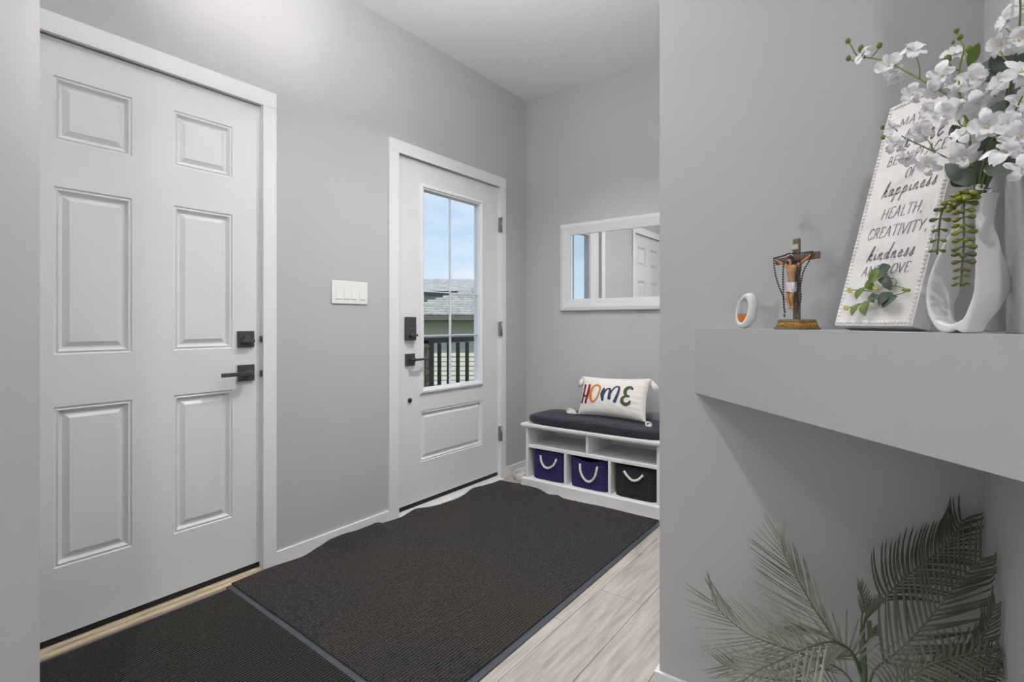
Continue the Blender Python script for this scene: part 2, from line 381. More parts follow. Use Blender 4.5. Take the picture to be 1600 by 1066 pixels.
# door casings
def casing(name, y0, y1, yi0, yi1, zt, zi, seam=True):
    q = MB(); xa, xb = XW, XW+.015
    q.box((xa, y0, 0), (xb, yi0, zi)); q.box((xa, yi1, 0), (xb, y1, zi)); q.box((xa, y0, zi), (xb, y1, zt))
    # jamb
    q.box((XW-.10, yi0-.012, 0), (XW-.002, yi0+.002, zi+.016)); q.box((XW-.10, yi1-.002, 0), (XW-.002, yi1+.012, zi+.016)); q.box((XW-.10, yi0, zi+.003), (XW-.002, yi1, zi+.016))
    return struct(q.build(name, M['trim'], bevel=.0015))
casing('trim_1', .276, 1.2354, .339, 1.1745, 2.1187, 2.050)
casing('trim_2', 1.8775, 2.9283, 1.9469, 2.8700, 2.1140, 2.0450)

# ------------------------------------------------------------------ doors
XL = -2.262                                # face of the leaves
PANEL = [(0,0),(.003,-.005),(.007,-.005),(.011,-.002),(.019,-.016),(.025,-.017),(.042,-.005),(.045,-.005)]
def leaf(y0, y1, z0, z1, holes, root, name='leaf'):
    q = MB(); ys = sorted({y0, y1}|{h[0] for h in holes}|{h[1] for h in holes}); zs = sorted({z0, z1}|{h[2] for h in holes}|{h[3] for h in holes})
    for i in range(len(ys)-1):
        for j in range(len(zs)-1):
            cy, cz = (ys[i]+ys[i+1])/2, (zs[j]+zs[j+1])/2
            if any(h[0] < cy < h[1] and h[2] < cz < h[3] for h in holes): continue
            q.add([(XL,ys[i],zs[j]),(XL,ys[i+1],zs[j]),(XL,ys[i+1],zs[j+1]),(XL,ys[i],zs[j+1])], [(0,1,2,3)])
            q.add([(XL-.044,ys[i],zs[j]),(XL-.044,ys[i+1],zs[j]),(XL-.044,ys[i+1],zs[j+1]),(XL-.044,ys[i],zs[j+1])], [(3,2,1,0)])
    for (a, c) in (((y0,z0),(y1,z0)),((y1,z0),(y1,z1)),((y1,z1),(y0,z1)),((y0,z1),(y0,z0))):
        q.add([(XL,a[0],a[1]),(XL-.044,a[0],a[1]),(XL-.044,c[0],c[1]),(XL,c[0],c[1])], [(0,1,2,3)])
    return q.build(name, M['door'], root)
def panel(root, h, back=True):
    q = MB(); q.rings(h, PANEL, lambda a, c, d: (XL+d, a, c))
    q.add([(XL-.044,h[0],h[2]),(XL-.044,h[1],h[2]),(XL-.044,h[1],h[3]),(XL-.044,h[0],h[3])], [(3,2,1,0)])
    return q.build('panel', M['door'], root)
def hexnut(q, c, r, ln, n=12, mat=0):
    q.tube([Vector(c), Vector(c)+Vector((ln,0,0))], r, n, mat)

d1 = struct(empty('door_1', (XL, .76, 0)), 'white six-panel door with square dark lever set beside the hallway partition')
h1 = []
for ya, yb in ((.476, .697), (.834, 1.055)):
    for za, zb in ((.272, .812), (.987, 1.5515), (1.706, 1.922)): h1.append((ya, yb, za, zb))
leaf(.343, 1.1725, .043, 2.047, h1, d1)
for h in h1: panel(d1, h)
q = MB(); q.box((XL-.03, .343, .020), (XL-.004, 1.1725, .043)); q.build('door_sweep', M['dark_rubber'], d1)
q = MB(); q.box((-2.40, .339, -.005), (-2.245, 1.1745, .018)); q.box((-2.245, .339, 0), (-2.222, 1.1745, .010)); q.build('threshold', M['sill'], d1, bevel=.003)
def square_plate(root, y, z, s, name):
    q = MB(); q.box((XL, y-s/2, z-s/2), (XL+.010, y+s/2, z+s/2)); return q.build(name, M['iron'], root, bevel=.0015)
pl = square_plate(d1, 1.109, 1.024, .070, 'deadbolt'); ABS[pl.name] = ABS[d1.name]
q = MB(); hexnut(q, (XL+.010,1.109,1.022), .017, .012); q.box((XL+.020,1.082,1.010),(XL+.032,1.136,1.022)); q.build('thumb_turn', M['iron'], pl, bevel=.001)
pl = square_plate(d1, 1.110, .879, .070, 'door_handle'); ABS[pl.name] = ABS[d1.name]
q = MB(); hexnut(q, (XL+.010,1.110,.879), .014, .035); q.box((XL+.042,.990,.871),(XL+.056,1.122,.887)); q.build('lever', M['iron'], pl, bevel=.002)
for z in (1.022, .872):
    q = MB(); q.box((XW-.004,1.168,z-.014),(XW+.006,1.1755,z+.014)); q.build('latch_plate', M['iron'], d1)

d2 = struct(empty('door_2', (XL, 2.41, 0)), 'white entry door with tall divided glass pane and one lower panel')
G = (2.123, 2.700, .672, 1.918)            # outer edge of the glazing frame
LP = (2.130, 2.700, .272, .572)
leaf(1.950, 2.868, .048, 2.042, [(G[0]+.012,G[1]-.012,G[2]+.012,G[3]-.012), LP], d2)
panel(d2, LP)
q = MB(); prof = [(0,0),(.003,.009),(.010,.013),(.020,.013),(.026,.006),(.032,.004),(.034,-.012)]
q.rings(G, prof, lambda a, c, d: (XL+d, a, c), fill=False)
q.rings(G, [(i, -.044-d) for i, d in prof], lambda a, c, d: (XL+d, a, c), fill=False)
q.rings((G[0]+.034,G[1]-.034,G[2]+.034,G[3]-.034), [(0,-.012),(0,-.032)], lambda a, c, d: (XL+d, a, c), fill=False)
gf = q.build('glass_frame', M['trim'], d2); ABS[gf.name] = ABS[d2.name]
gy0, gy1, gz0, gz1 = G[0]+.034, G[1]-.034, G[2]+.034, G[3]-.034
ym = 2.402; zm = (1.017, 1.283)
for (ya, yb) in ((gy0, ym), (ym, gy1)):
    for (za, zb) in ((gz0, zm[0]), (zm[0], zm[1]), (zm[1], gz1)):
        q = MB(); q.box((XL-.020, ya, za), (XL-.017, yb, zb)); q.build('pane', M['glass'], gf)
q = MB(); q.box((XL-.026, ym-.003, gz0), (XL-.011, ym+.003, gz1)); q.build('muntin', M['trim'], gf)
for z in zm:
    q = MB(); q.box((XL-.026, gy0, z-.003), (XL-.011, gy1, z+.003)); q.build('muntin', M['trim'], gf)
q = MB(); q.box((XL-.03, 1.950, .022), (XL-.004, 2.868, .048)); q.build('door_sweep', M['dark_rubber'], d2)
q = MB(); q.box((-2.40, 1.9469, -.005), (-2.247, 2.870, .020)); q.box((-2.247, 1.9469, 0), (-2.205, 2.870, .010)); q.build('threshold', M['trim'], d2, bevel=.003)
# keypad lock
q = MB(); q.box((XL, 2.005, .993), (XL+.022, 2.082, 1.128)); kp = q.build('keypad_lock', M['iron'], d2, bevel=.006); ABS[kp.name] = ABS[d2.name]
q = MB(); hexnut(q, (XL+.022,2.047,1.022), .016, .012); q.box((XL+.030,2.020,1.016),(XL+.044,2.074,1.028)); q.build('thumb_turn', M['iron'], kp, bevel=.001)
q = MB(); q.box((XL+.0215,2.035,1.060),(XL+.0225,2.062,1.063)); q.build('badge', M['hinge'], kp)
pl = square_plate(d2, 2.045, .882, .070, 'door_handle'); ABS[pl.name] = ABS[d2.name]
q = MB(); hexnut(q, (XL+.010,2.045,.882), .014, .035); q.box((XL+.042,2.033,.876),(XL+.054,2.150,.889)); q.build('lever', M['iron'], pl, bevel=.002)
q = MB(); hexnut(q, (XL,2.045,.648), .013, .008, 20); q.build('peg', M['dark_rubber'], d2)
for z in (1.780, 1.052, .32):
    q = MB(); q.box((XW-.004, 2.862, z-.05), (XW+.0165, 2.876, z+.05)); q.tube([(XW+.020,2.869,z-.052),(XW+.020,2.869,z+.052)], .006, 10)
    q.build('hinge', M['hinge'], d2)

# light switch plate with four rockers
sw = empty('light_switch', (XW, 1.632, 1.188)); tag(sw, 'white four-gang light switch plate on the grey wall between the two doors', 'light switch')
q = MB(); q.box((XW, 1.523, 1.190), (XW+.007, 1.738, 1.305)); q.build('switch_plate', M['plastic'], sw, bevel=.003)
for i in range(4):
    yc = 1.632+(i-1.5)*.0465
    q = MB(); q.add([(XW+.0068,yc-.0165,1.215),(XW+.0068,yc+.0165,1.215),(XW+.0068,yc+.0165,1.281),(XW+.0068,yc-.0165,1.281),
                     (XW+.0100,yc-.0165,1.215),(XW+.0100,yc+.0165,1.215),(XW+.0075,yc+.0165,1.281),(XW+.0075,yc-.0165,1.281),(XW+.0080,yc-.0165,1.248),(XW+.0080,yc+.0165,1.248)],
                    [(0,1,5,4),(4,5,9,8),(8,9,6,7),(3,7,6,2),(0,4,8,7,3),(1,2,6,9,5)])
    q.build('rocker', M['plastic'], sw)

# ------------------------------------------------------------------ doormats
def doormat(name, x0, x1, y0, y1, m, label, wave, edges, zb=0):
    e = empty(name, ((x0+x1)/2, (y0+y1)/2, 0)); tag(e, label, 'doormat')
    def pt(u, t, dz):
        x = x0+(x1-x0)*u; y = y0+(y1-y0)*t
        dx, dy, z = wave(x, y, u, t); return Vector((x+dx, y+dy, zb+z+dz))
    nu, nv = 60, 90
    bw = .022
    ua = bw/(x1-x0); ta = bw/(y1-y0)
    u0 = ua if 'l' in edges else 0; u1 = 1-ua if 'r' in edges else 1; t0 = ta if 'n' in edges else 0; t1 = 1-ta if 'f' in edges else 1
    q = MB(); q.grid(lambda a, c: pt(u0+(u1-u0)*a, t0+(t1-t0)*c, .011), nu, nv)
    for fn, n in ((lambda a, c: pt(u0, t0+(t1-t0)*c, .011*a), nv), (lambda a, c: pt(u1, t0+(t1-t0)*c, .011*(1-a)), nv)): q.grid(fn, 1, n)
    for tt in (t0, t1): q.grid(lambda a, c: pt(u0+(u1-u0)*c, tt, .011*a), 1, nu)
    q.build('carpet_pile', m, e)
    q = MB()
    q.grid(lambda a, c: pt(a, c, .0015), nu, nv)
    def strip(f0, f1, n):
        q.grid(lambda a, c: (f0(c)+(f1(c)-f0(c))*a), 1, n)
    if 'r' in edges:
        strip(lambda c: pt(u1-.002, c, .006), lambda c: pt(1, c, .0045), nv); strip(lambda c: pt(1, c, .0045), lambda c: pt(1, c, 0), nv)
    if 'l' in edges: strip(lambda c: pt(0, c, .0045), lambda c: pt(u0+.002, c, .006), nv)
    if 'n' in edges:
        strip(lambda c: pt(c, 0, 0), lambda c: pt(c, 0, .0045), nu); strip(lambda c: pt(c, 0, .0045), lambda c: pt(c, t0+.001, .006), nu)
    q.build('rubber_border', M['mat_edge'], e)
    return e
curl = [(1.02,.0),(1.14,.001),(1.235,.0),(1.344,.0),(1.45,.010),(1.515,.020),(1.579,.022),(1.676,.015),(1.75,.015),(1.79,.017),(1.83,.004),(1.94,.003),(2.0,.007),(2.05,.013),(2.15,.003),(2.237,.0),(2.45,.0),(2.55,.010),(2.64,.004),(2.72,.0),(2.83,.0)]
xedge = [(1.02,-2.226),(1.2,-2.229),(1.344,-2.212),(1.515,-2.236),(1.68,-2.234),(1.79,-2.236),(1.815,-2.226),(1.94,-2.215),(2.05,-2.226),(2.237,-2.190),(2.34,-2.178),(2.55,-2.214),(2.707,-2.198),(2.83,-2.195)]
yedge = [(-2.25,2.800),(-2.20,2.81),(-2.05,2.825),(-2.03,2.820),(-2.005,2.792),(-1.87,2.792),(-1.77,2.767),(-1.72,2.786),(-1.65,2.752),(-1.38,2.76),(-1.03,2.765)]
def interp(tab, x):
    if x <= tab[0][0]: return tab[0][1]
    for (a, fa), (c, fc) in zip(tab, tab[1:]):
        if x <= c:
            t = (x-a)/(c-a); t = t*t*(3-2*t); return fa+(fc-fa)*t
    return tab[-1][1]
def wave_main(x, y, u, t):
    el = max(0, 1-u*7)**2; ef = max(0, (t-.86)/.14)**1.5
    return ((interp(xedge, y)+2.226)*el+(0.006*math.sin(y*1.3)*(u**4)), (interp(yedge, x)-2.765)*ef-.045*u*(1-t)**3, interp(curl, y)*max(0, 1-u*6)**1.5 + .0012*(1+math.sin(7*x+4*y)*math.sin(5*y)) + .013*ef*max(0, math.cos((x+1.93)*11))*(1 if x < -1.5 else .15))
doormat('doormat', -2.226, -1.033, 1.012, 2.765, M['mat'], 'large dark grey ribbed entry mat with rubber border in front of the glazed door', wave_main, 'rn', .0016)
def wave_near(x, y, u, t):
    return (0, -.045*u*t, .0010*(1+math.sin(6*x+5*y)))
doormat('doormat', -2.208, -1.033, .262, 1.010, M['mat2'], 'darker brown-grey mat lying in front of the six-panel door', wave_near, 'rl')

# ------------------------------------------------------------------ storage bench
bx0, bx1, by0, by1 = -1.985, -1.072, 2.815, 3.165
be = empty('storage_bench', ((bx0+bx1)/2, (by0+by1)/2, 0)); tag(be, 'white storage bench with three cubbies and an upper shelf below the mirror', 'bench')
def part(name, a, c, m, e, bv=.002): q = MB(); q.box(a, c); return q.build(name, m, e, bevel=bv)
q = MB(); q.box((bx0-.028, by0-.022, .412), (bx1+.028, by1+.004, .431)); q.box((bx0-.014, by0-.010, .402), (bx1+.014, by1, .412)); q.build('top_board', M['bench'], be, bevel=.004)
for xa in (bx0, bx1-.018): part('side_panel', (xa, by0, .0), (xa+.018, by1, .402), M['bench'], be)
part('shelf', (bx0+.018, by0+.002, .271), (bx1-.018, by1, .291), M['bench'], be)
part('bottom_board', (bx0+.018, by0-.001, .058), (bx1-.018, by1, .074), M['bench'], be)
part('back_panel', (bx0+.018, by1-.006, .074), (bx1-.018, by1, .402), M['bench'], be)
for xa in (-1.693, -1.389): part('divider', (xa, by0+.002, .074), (xa+.018, by1-.006, .271), M['bench'], be)
part('upper_divider', (-1.539, by0+.002, .291), (-1.521, by1-.006, .402), M['bench'], be)
q = MB(); xs0, xs1 = bx0-.024, bx1+.024
pts = [(xs0,0),(xs0+.2,0),(xs1-.2,0),(xs1,0)]
n = len(pts)
vsq = [(p[0], by0-.018, p[1]) for p in pts]+[(p[0], by0-.018, .066) for p in pts]+[(p[0], by0, p[1]) for p in pts]+[(p[0], by0, .072) for p in pts]
fsq = [(i,i+1,n+i+1,n+i) for i in range(n-1)]+[(n+i,n+i+1,3*n+i+1,3*n+i) for i in range(n-1)]+[(i,2*n+i,2*n+i+1,i+1) for i in range(n-1)]+[(0,n,3*n,2*n),(n-1,3*n-1,4*n-1,2*n-1),]+[(2*n+i,3*n+i,3*n+i+1,2*n+i+1) for i in range(n-1)]
q.add(vsq, fsq); q.box((bx0-.024, by0, 0), (bx0, by1, .070)); q.box((bx1, by0, 0), (bx1+.024, by1, .070)); q.build('base_skirt', M['bench'], be)

def basket(xa, xb, m, label, hpts, sag, lining=None):
    ya, yb, za = by0+.014, by1-.03, .0745; zb = .262; xc, yc = (xa+xb)/2, (ya+yb)/2; hx, hy = (xb-xa)/2, (yb-ya)/2
    e = empty('storage_basket', (xc, yc, za)); tag(e, label, 'basket', 'woven storage baskets in the bench cubbies')
    def ringpt(t, s, z):
        a = 2*math.pi*t; c, sn = math.cos(a), math.sin(a); p = 6.
        r = (abs(c)**p+abs(sn)**p)**(-1/p)
        x = xc+hx*r*c*s; y = yc+hy*r*sn*s
        return Vector((x, y, z))
    q = MB(); prof = []; rows = 17; hh = (zb-za)/rows
    for i in range(rows):
        for f, d in ((.05,-.002),(.3,.0035),(.7,.0035),(.95,-.002)): prof.append((za+(i+f)*hh, d))
    def outer(t, k):
        z, d = prof[min(len(prof)-1, int(round(k*(len(prof)-1))))]
        g = (z-za)/(zb-za); p = ringpt(t, 1-.05*(1-g)**2*0+d/hx*0, z)
        a = 2*math.pi*t; nrm = Vector((math.cos(a), math.sin(a), 0)); fr = max(0, -math.sin(a))
        p += nrm*(d-.0035)
        if sag: p.z -= sag*g*g*(fr**2)*math.exp(-((p.x-xc)/(hx*.6))**2)
        return p
    q.grid(outer, 72, len(prof)-1, cu=True)
    q.grid(lambda t, k: (lambda o: Vector((xc+(o.x-xc)*(1-.04*min(1,k*4)), yc+(o.y-yc)*(1-.04*min(1,k*4)), o.z-.10*max(0,k-.1))))(outer(t,1)), 72, 6, mat=1, cu=True)
    q.add([ringpt(i/72,.99,za) for i in range(72)], [tuple(range(72))])
    o = q.build('basket_body', [m, lining or m], e)
    P3 = [on_y(u, v, ya-.006) for u, v in hpts]; P3[0] = P3[0]+Vector((0,.008,0)); P3[-1] = P3[-1]+Vector((0,.008,0))
    P3 = catmull(P3, 8)
    q = MB(); q.tube(P3, [.0074+.0008*math.sin(i*1.7) for i in range(len(P3))], 8); q.build('rope_handle', M['rope'], e)
basket(-1.951, -1.699, M['basket_navy'], 'navy woven basket with cream rope handle in the left cubby', [(843.5,712),(846,722),(851,730),(858,731.5),(865,727),(868.5,718)], 0)
basket(-1.667, -1.394, M['basket_purple'], 'navy woven basket showing plum lining at its sagging rim in the middle cubby', [(905,725),(907,737),(913,749),(921,753),(929,746),(932.5,730)], .022, M['basket_in'])
basket(-1.364, -1.094, M['basket_char'], 'charcoal woven basket with shallow rope handle in the right cubby', [(974,737),(980,744),(988,751),(997,750),(1004,743.5)], .006)

# bench cushion
e = MB()
cx0, cx1, cy0, cy1, cz0 = -2.000, -1.045, 2.798, 3.16, .4315
def cush(a, c):
    t = 2*math.pi*a; cc, ss = math.cos(t), math.sin(t); p = 5.
    r = (abs(cc)**p+abs(ss)**p)**(-1/p)
    f = math.pi*(c-.5); k = max(0, math.cos(f))**.20; s = math.sin(f); zz = math.copysign(abs(s)**.55, s)
    x = (cx0+cx1)/2+(cx1-cx0)/2*r*cc*k; y = (cy0+cy1)/2+(cy1-cy0)/2*r*ss*k
    z = cz0+.028*(1+zz)
    if zz > 0:
        z += .006*(1-(abs(x-(cx0+cx1)/2)/((cx1-cx0)/2))**4)+.0022*math.sin(31*x+9*math.sin(17*y))*math.sin(23*y)+.003*math.sin(9*x+2)
    return Vector((x, y, z))
e.grid(cush, 96, 24, cu=True)
o = e.build('bench_cushion', M['cushion']); tag(o, 'dark navy fabric seat cushion lying on the white storage bench', 'cushion')

# HOME pillow
pr = empty('throw_pillow', (-1.452, 2.985, .497)); tag(pr, 'cream lumbar pillow with HOME in four thread colours and corner tassels', 'pillow')
TLp, TRp, BLp, BRp = on_y(911.5,588,3.045), on_y(1016,592,3.06), on_y(903,647,2.965), on_y(1009,659.5,2.955)
BLp.z = max(BLp.z, .493); BRp.z = max(BRp.z, .491)
nrmP = (TRp-BLp).cross(TLp-BLp).normalized()
if nrmP.y > 0: nrmP = -nrmP
def pil(u, v, side=1):
    base = BLp.lerp(BRp, u).lerp(TLp.lerp(TRp, u), v)
    bu, bv = 4*u*(1-u), 4*v*(1-v)
    inset = (BRp-BLp)*( (.5-u)*2*.030*bv*0 + (.5-u)*.05*bv) + (TLp-BLp)*((.5-v)*.07*bu)
    th = .062*(bu**.45)*(bv**.5)*side
    wr = (.0016*math.sin(38*u+11*v)*math.sin(19*v-5*u)+.0035*math.exp(-((u-.93)/.09)**2)*math.sin(46*v+9*u)*(1-v*.5)+.003*math.exp(-((v-.82-.25*(u-.5))/.05)**2)*math.exp(-((u-.55)/.2)**2))*(bu*bv)**.3
    return base+inset+nrmP*(th+wr)
q = MB(); q.grid(lambda a, c: pil(a, c, 1), 40, 28); q.grid(lambda a, c: pil(a, 1-c, -.75), 40, 28); o = q.build('pillow_body', M['pillow'], pr)
def px_to_uv(x, y):
    TL, TR, BL, BR = (290,175), (1290,215), (215,745), (1245,860)
    u, v = .5, .5
    for _ in range(20):
        X = (BL[0]*(1-u)+BR[0]*u)*(1-v)+(TL[0]*(1-u)+TR[0]*u)*v-x; Yv = (BL[1]*(1-u)+BR[1]*u)*(1-v)+(TL[1]*(1-u)+TR[1]*u)*v-y
        a = (BR[0]-BL[0])*(1-v)+(TR[0]-TL[0])*v; c = (TL[0]-BL[0])*(1-u)+(TR[0]-BR[0])*u
        d = (BR[1]-BL[1])*(1-v)+(TR[1]-TL[1])*v; f = (TL[1]-BL[1])*(1-u)+(TR[1]-BR[1])*u
        det = a*f-c*d; u -= (X*f-c*Yv)/det; v -= (a*Yv-d*X)/det
    return u, v
def stroke2d(pts, wd, n=6, closed=False):
    P = catmull([Vector((p[0],p[1],0)) for p in pts], n); m = len(P); L = []; Rr = []
    for i in range(m):
        t = P[min(i+1,m-1)]-P[max(i-1,0)]
        if closed and i in (0, m-1): t = P[1]-P[-2]
        t = t.normalized() if t.length > 0 else Vector((1,0,0)); nn = Vector((-t.y, t.x, 0))
        ww = (wd(i/(m-1)) if callable(wd) else wd)
        L.append(P[i]+nn*ww/2); Rr.append(P[i]-nn*ww/2)
    return L, Rr
def letters(root, name, m, strokes, mapf, lift, wscale=1):
    q = MB()
    for pts, wd in strokes:
        L, Rr = stroke2d(pts, wd); k = len(L)
        # rounded tips
        vs = [mapf(p.x, p.y, lift) for p in L]+[mapf(p.x, p.y, lift) for p in Rr]
        q.add(vs, [(i,i+1,k+i+1,k+i) for i in range(k-1)], 0, True)
        for (c, ww) in ((pts[0], wd(0) if callable(wd) else wd), (pts[-1], wd(1) if callable(wd) else wd)):
            cv = [mapf(c[0]+math.cos(a*math.pi/5)*ww/2, c[1]+math.sin(a*math.pi/5)*ww/2, lift) for a in range(10)]
            q.add(cv, [tuple(range(10))], 0, True)
    return q.build(name, m, root)
LW = 1.3
def pm(x, y, l):
    u, v = px_to_uv(x, y); return pil(u, v, 1)+nrmP*l
fat = lambda a, c: (lambda t: a+(c-a)*math.sin(math.pi*t))
letters(pr, 'red_letter', M['red'], [([(348,328),(325,440),(290,585)], 38), ([(430,330),(405,450),(362,592)], 40), ([(328,465),(350,500),(395,470)], 24)], pm, .0022)
letters(pr, 'orange_letter', M['orange'], [([(575,330),(510,345),(460,420),(448,510),(470,575),(505,588),(560,540),(600,440),(608,370),(575,330)], lambda t: 27+26*max(0,math.sin(math.pi*min(1,t/.62)))**2)], pm, .0022)
letters(pr, 'blue_letter', M['blue'], [([(678,395),(655,470),(652,570)], fat(36,62)), ([(660,520),(700,430),(745,390),(775,410),(765,480),(762,545)], lambda t: 24+30*max(0,(t-.4)/.6)), ([(768,510),(820,400),(875,358),(908,375),(900,450),(870,540),(845,592)], lambda t: 24+28*max(0,(t-.3)/.7))], pm, .0022)
letters(pr, 'green_letter', M['green'], [([(1100,395),(1070,368),(1020,385),(1000,440),(1015,495),(1055,510)], fat(30,52)), ([(1010,505),(965,540),(958,600),(1000,635),(1050,620),(1068,590)], fat(30,54))], pm, .0022)
for cpt, d, nm in ((TLp, (-.022,.005,-.050), 0), (TRp, (.034,-.01,-.048), 1), (BLp, (-.044,-.02,.016), 2), (BRp, (.030,-.035,-.006), 3)):
    q = MB(); s0 = cpt; dd = Vector(d); s1 = s0+dd*.35; s2 = s0+dd*1.25
    q.tube([s0, s1], .003, 6); q.ball(s1, .009, 8, 6)
    for k in range(16):
        a = 2*math.pi*k/16; o1 = Vector((math.cos(a), math.sin(a)*.6, math.sin(a)*.8))*.017
        q.tube([s1+o1*.35, s1+(s2-s1)*.5+o1*.8, s2+o1*1.05], [.0035,.0032,.002], 5)
    q.build('tassel', M['pillow'], pr)

# shallow white tray at the left of the bench
q = MB(); c = Vector((-2.115, 3.02, .004))
def tray(u, v):
    t = 2*math.pi*u; prof = [(.0,.002),(.7,.002),(.86,.006),(.93,.040),(.99,.046),(1.0,.040),(.92,.0),(.0,.0)]
    k = v*(len(prof)-1); i = min(int(k), len(prof)-2); f = k-i; r = prof[i][0]*(1-f)+prof[i+1][0]*f; z = prof[i][1]*(1-f)+prof[i+1][1]*f
    return c+Vector((.082*r*math.cos(t), .125*r*math.sin(t), z-.004))
q.grid(tray, 32, 21, cu=True); o = q.build('oval_tray', M['tray']); tag(o, 'small white oval tray on the floor left of the storage bench', 'tray')

# mirror
mr = empty('wall_mirror', (-1.52, YB, 1.177)); tag(mr, 'rectangular wall mirror in a wide white frame above the storage bench', 'mirror')
mx0, mx1, mz0, mz1 = -1.934, -1.02, 1.180, 1.788; fw = .080; yf = YB-.028
corners = [(mx0,mz0),(mx1,mz0),(mx1,mz1),(mx0,mz1)]; inn = [(mx0+fw,mz0+fw),(mx1-fw,mz0+fw),(mx1-fw,mz1-fw),(mx0+fw,mz1-fw)]
for i in range(4):
    a, c, d, f = corners[i], corners[(i+1)%4], inn[(i+1)%4], inn[i]
    g = .0006
    q = MB(); q.add([(a[0],yf+.004,a[1]),(c[0],yf+.004,c[1]),(d[0],yf+.010,d[1]),(f[0],yf+.010,f[1]),(a[0],YB-.001,a[1]),(c[0],YB-.001,c[1]),(d[0],YB-.001,d[1]),(f[0],YB-.001,f[1]),
               ((a[0]*.7+f[0]*.3),yf,(a[1]*.7+f[1]*.3)),((c[0]*.7+d[0]*.3),yf,(c[1]*.7+d[1]*.3))],
              [(0,1,9,8),(8,9,2,3),(0,4,5,1),(3,2,6,7),(4,7,6,5),(0,8,3,7,4),(1,5,6,2,9)])
    o = recalc(q.build('frame_rail', M['mframe'], mr)); o.modifiers.new('bevel','BEVEL').width = .0015
q = MB(); q.box((mx0+fw-.004, YB-.012, mz0+fw-.004), (mx1-fw+.004, YB-.004, mz1-fw+.004)); q.build('mirror_glass', M['mirror'], mr)

# ------------------------------------------------------------------ corner shelf (boxed bulkhead)
PS = Vector((-.451, YN, 0)); s_sum = PS.x+PS.y
ZS0, ZS1 = .9015, 1.080
q = MB(); q.prism([(PS.x, YN), (XN, s_sum-XN), (XN, YN)], ZS0, ZS1)
struct(recalc(q.build('trim_3', M['wall'])), 'grey painted corner shelf box spanning the niche at an angle')

# things on the shelf: local frames turned 45 degrees (x' runs along the front edge towards us)
DZ = -math.pi/4
hD = Vector((.70711,-.70711,0)); nD = Vector((.70711,.70711,0))

# -- oval air freshener
p0 = on_diag(1166, 512.5, 1.035); p0.z = ZS1
fr = empty('air_freshener', p0, rad(-30)); tag(fr, 'small white oval air freshener with amber gel, at the left end of the shelf', 'air freshener')
def oval(rx, rz, cx, cz, t): return cx+rx*math.cos(t)+.20*(rz*math.sin(t)), cz+rz*math.sin(t)
q = MB(); nseg = 40
ringdef = [(.0150,.0285,-.002,.044,-.006),(.0162,.030,-.002,.044,-.011),(.0205,.0365,0,.0435,-.012),(.0245,.041,0,.0432,-.006),(.0255,.0428,0,.0430,.004),(.0225,.039,0,.0430,.012),(.0150,.0285,-.002,.044,.010)]
vs = []
for rx, rz, cx_, cz_, yy in ringdef:
    for j in range(nseg):
        x, z = oval(rx, rz, cx_, cz_, 2*math.pi*j/nseg); vs.append((x, yy, max(z, .0005)))
m_ = len(ringdef)
q.add(vs, [(i*nseg+j, ((i+1)%m_)*nseg+j, ((i+1)%m_)*nseg+(j+1)%nseg, i*nseg+(j+1)%nseg) for i in range(m_) for j in range(nseg)], 0, True)
recalc(q.build('shell', M['plastic'], fr, world=False))
q = MB(); q.add([(oval(.0152,.029,-.002,.044,2*math.pi*j/nseg)[0], yy, oval(.0152,.029,-.002,.044,2*math.pi*j/nseg)[1]) for yy in (-.004,.004) for j in range(nseg)], [tuple(range(nseg)), tuple(range(nseg,2*nseg))]); q.build('window', M['fresh_c'], fr, world=False)
q = MB(); ga = [math.pi*(1+j/14) for j in range(15)]
gp = [oval(.0150,.0265,-.002,.043,a) for a in ga]; gp = [(x, min(z, .036)) for x, z in gp]
q.add([(x, -.0085, z) for x, z in gp]+[(x, -.004, z) for x, z in gp], [tuple(range(15)), tuple(range(15,30))]+[(i,i+1,15+i+1,15+i) for i in range(14)]); recalc(q.build('gel', M['gel'], fr, world=False))

# -- crucifix
p0 = on_diag(1245, 514, 1.0905); p0.z = ZS1
cz = empty('crucifix', p0, DZ); tag(cz, 'small standing wooden crucifix with gilded base on the shelf beside the lettered sign', 'crucifix')
q = MB(); q.box((-.040,-.026,0),(.040,.026,.005)); base = q.build('base', M['oldwood'], cz, world=False, bevel=.001)
q = MB()
def frustum(q, z0, z1, a0, b0, a1, b1, mat=0):
    q.add([(-a0,-b0,z0),(a0,-b0,z0),(a0,b0,z0),(-a0,b0,z0),(-a1,-b1,z1),(a1,-b1,z1),(a1,b1,z1),(-a1,b1,z1)], [(0,3,2,1),(4,5,6,7),(0,1,5,4),(1,2,6,5),(2,3,7,6),(3,0,4,7)], mat)
frustum(q, .005, .0165, .038,.024, .0345,.0205); frustum(q, .0165,.022,.0355,.0215,.033,.019, 1)
q.build('gilded_band', [M['gold'], M['oldwood']], cz, world=False, bevel=.0006)
q = MB()
for k in range(9):
    x = -.030+k*.0075; q.ball((x,-.0232,.0105), .0034, 8, 6, sc=(1,.5,1.1)); q.ball((x+.0037,-.0232,.008), .0018, 6, 4)
for sx in (-1,1):
    for k in range(5): q.ball((sx*.0368,-.016+k*.008,.0105), .0032, 8, 6, sc=(.5,1,1.1))
tag(q.build('gilded_ornament', M['gold'], cz, world=False), kind='stuff')
q = MB(); q.box((-.0078,-.004,.021),(.0078,.004,.196)); q.build('upright', M['oldwood'], cz, world=False, bevel=.001)
q = MB(); q.box((-.066,-.0052,.1465),(.066,.0042,.1605)); q.build('crossbar', M['oldwood'], cz, world=False, bevel=.001)
q = MB(); q.box((-.011,-.0075,.172),(.011,-.004,.184)); q.build('plaque', M['plaque'], cz, world=False, bevel=.001)
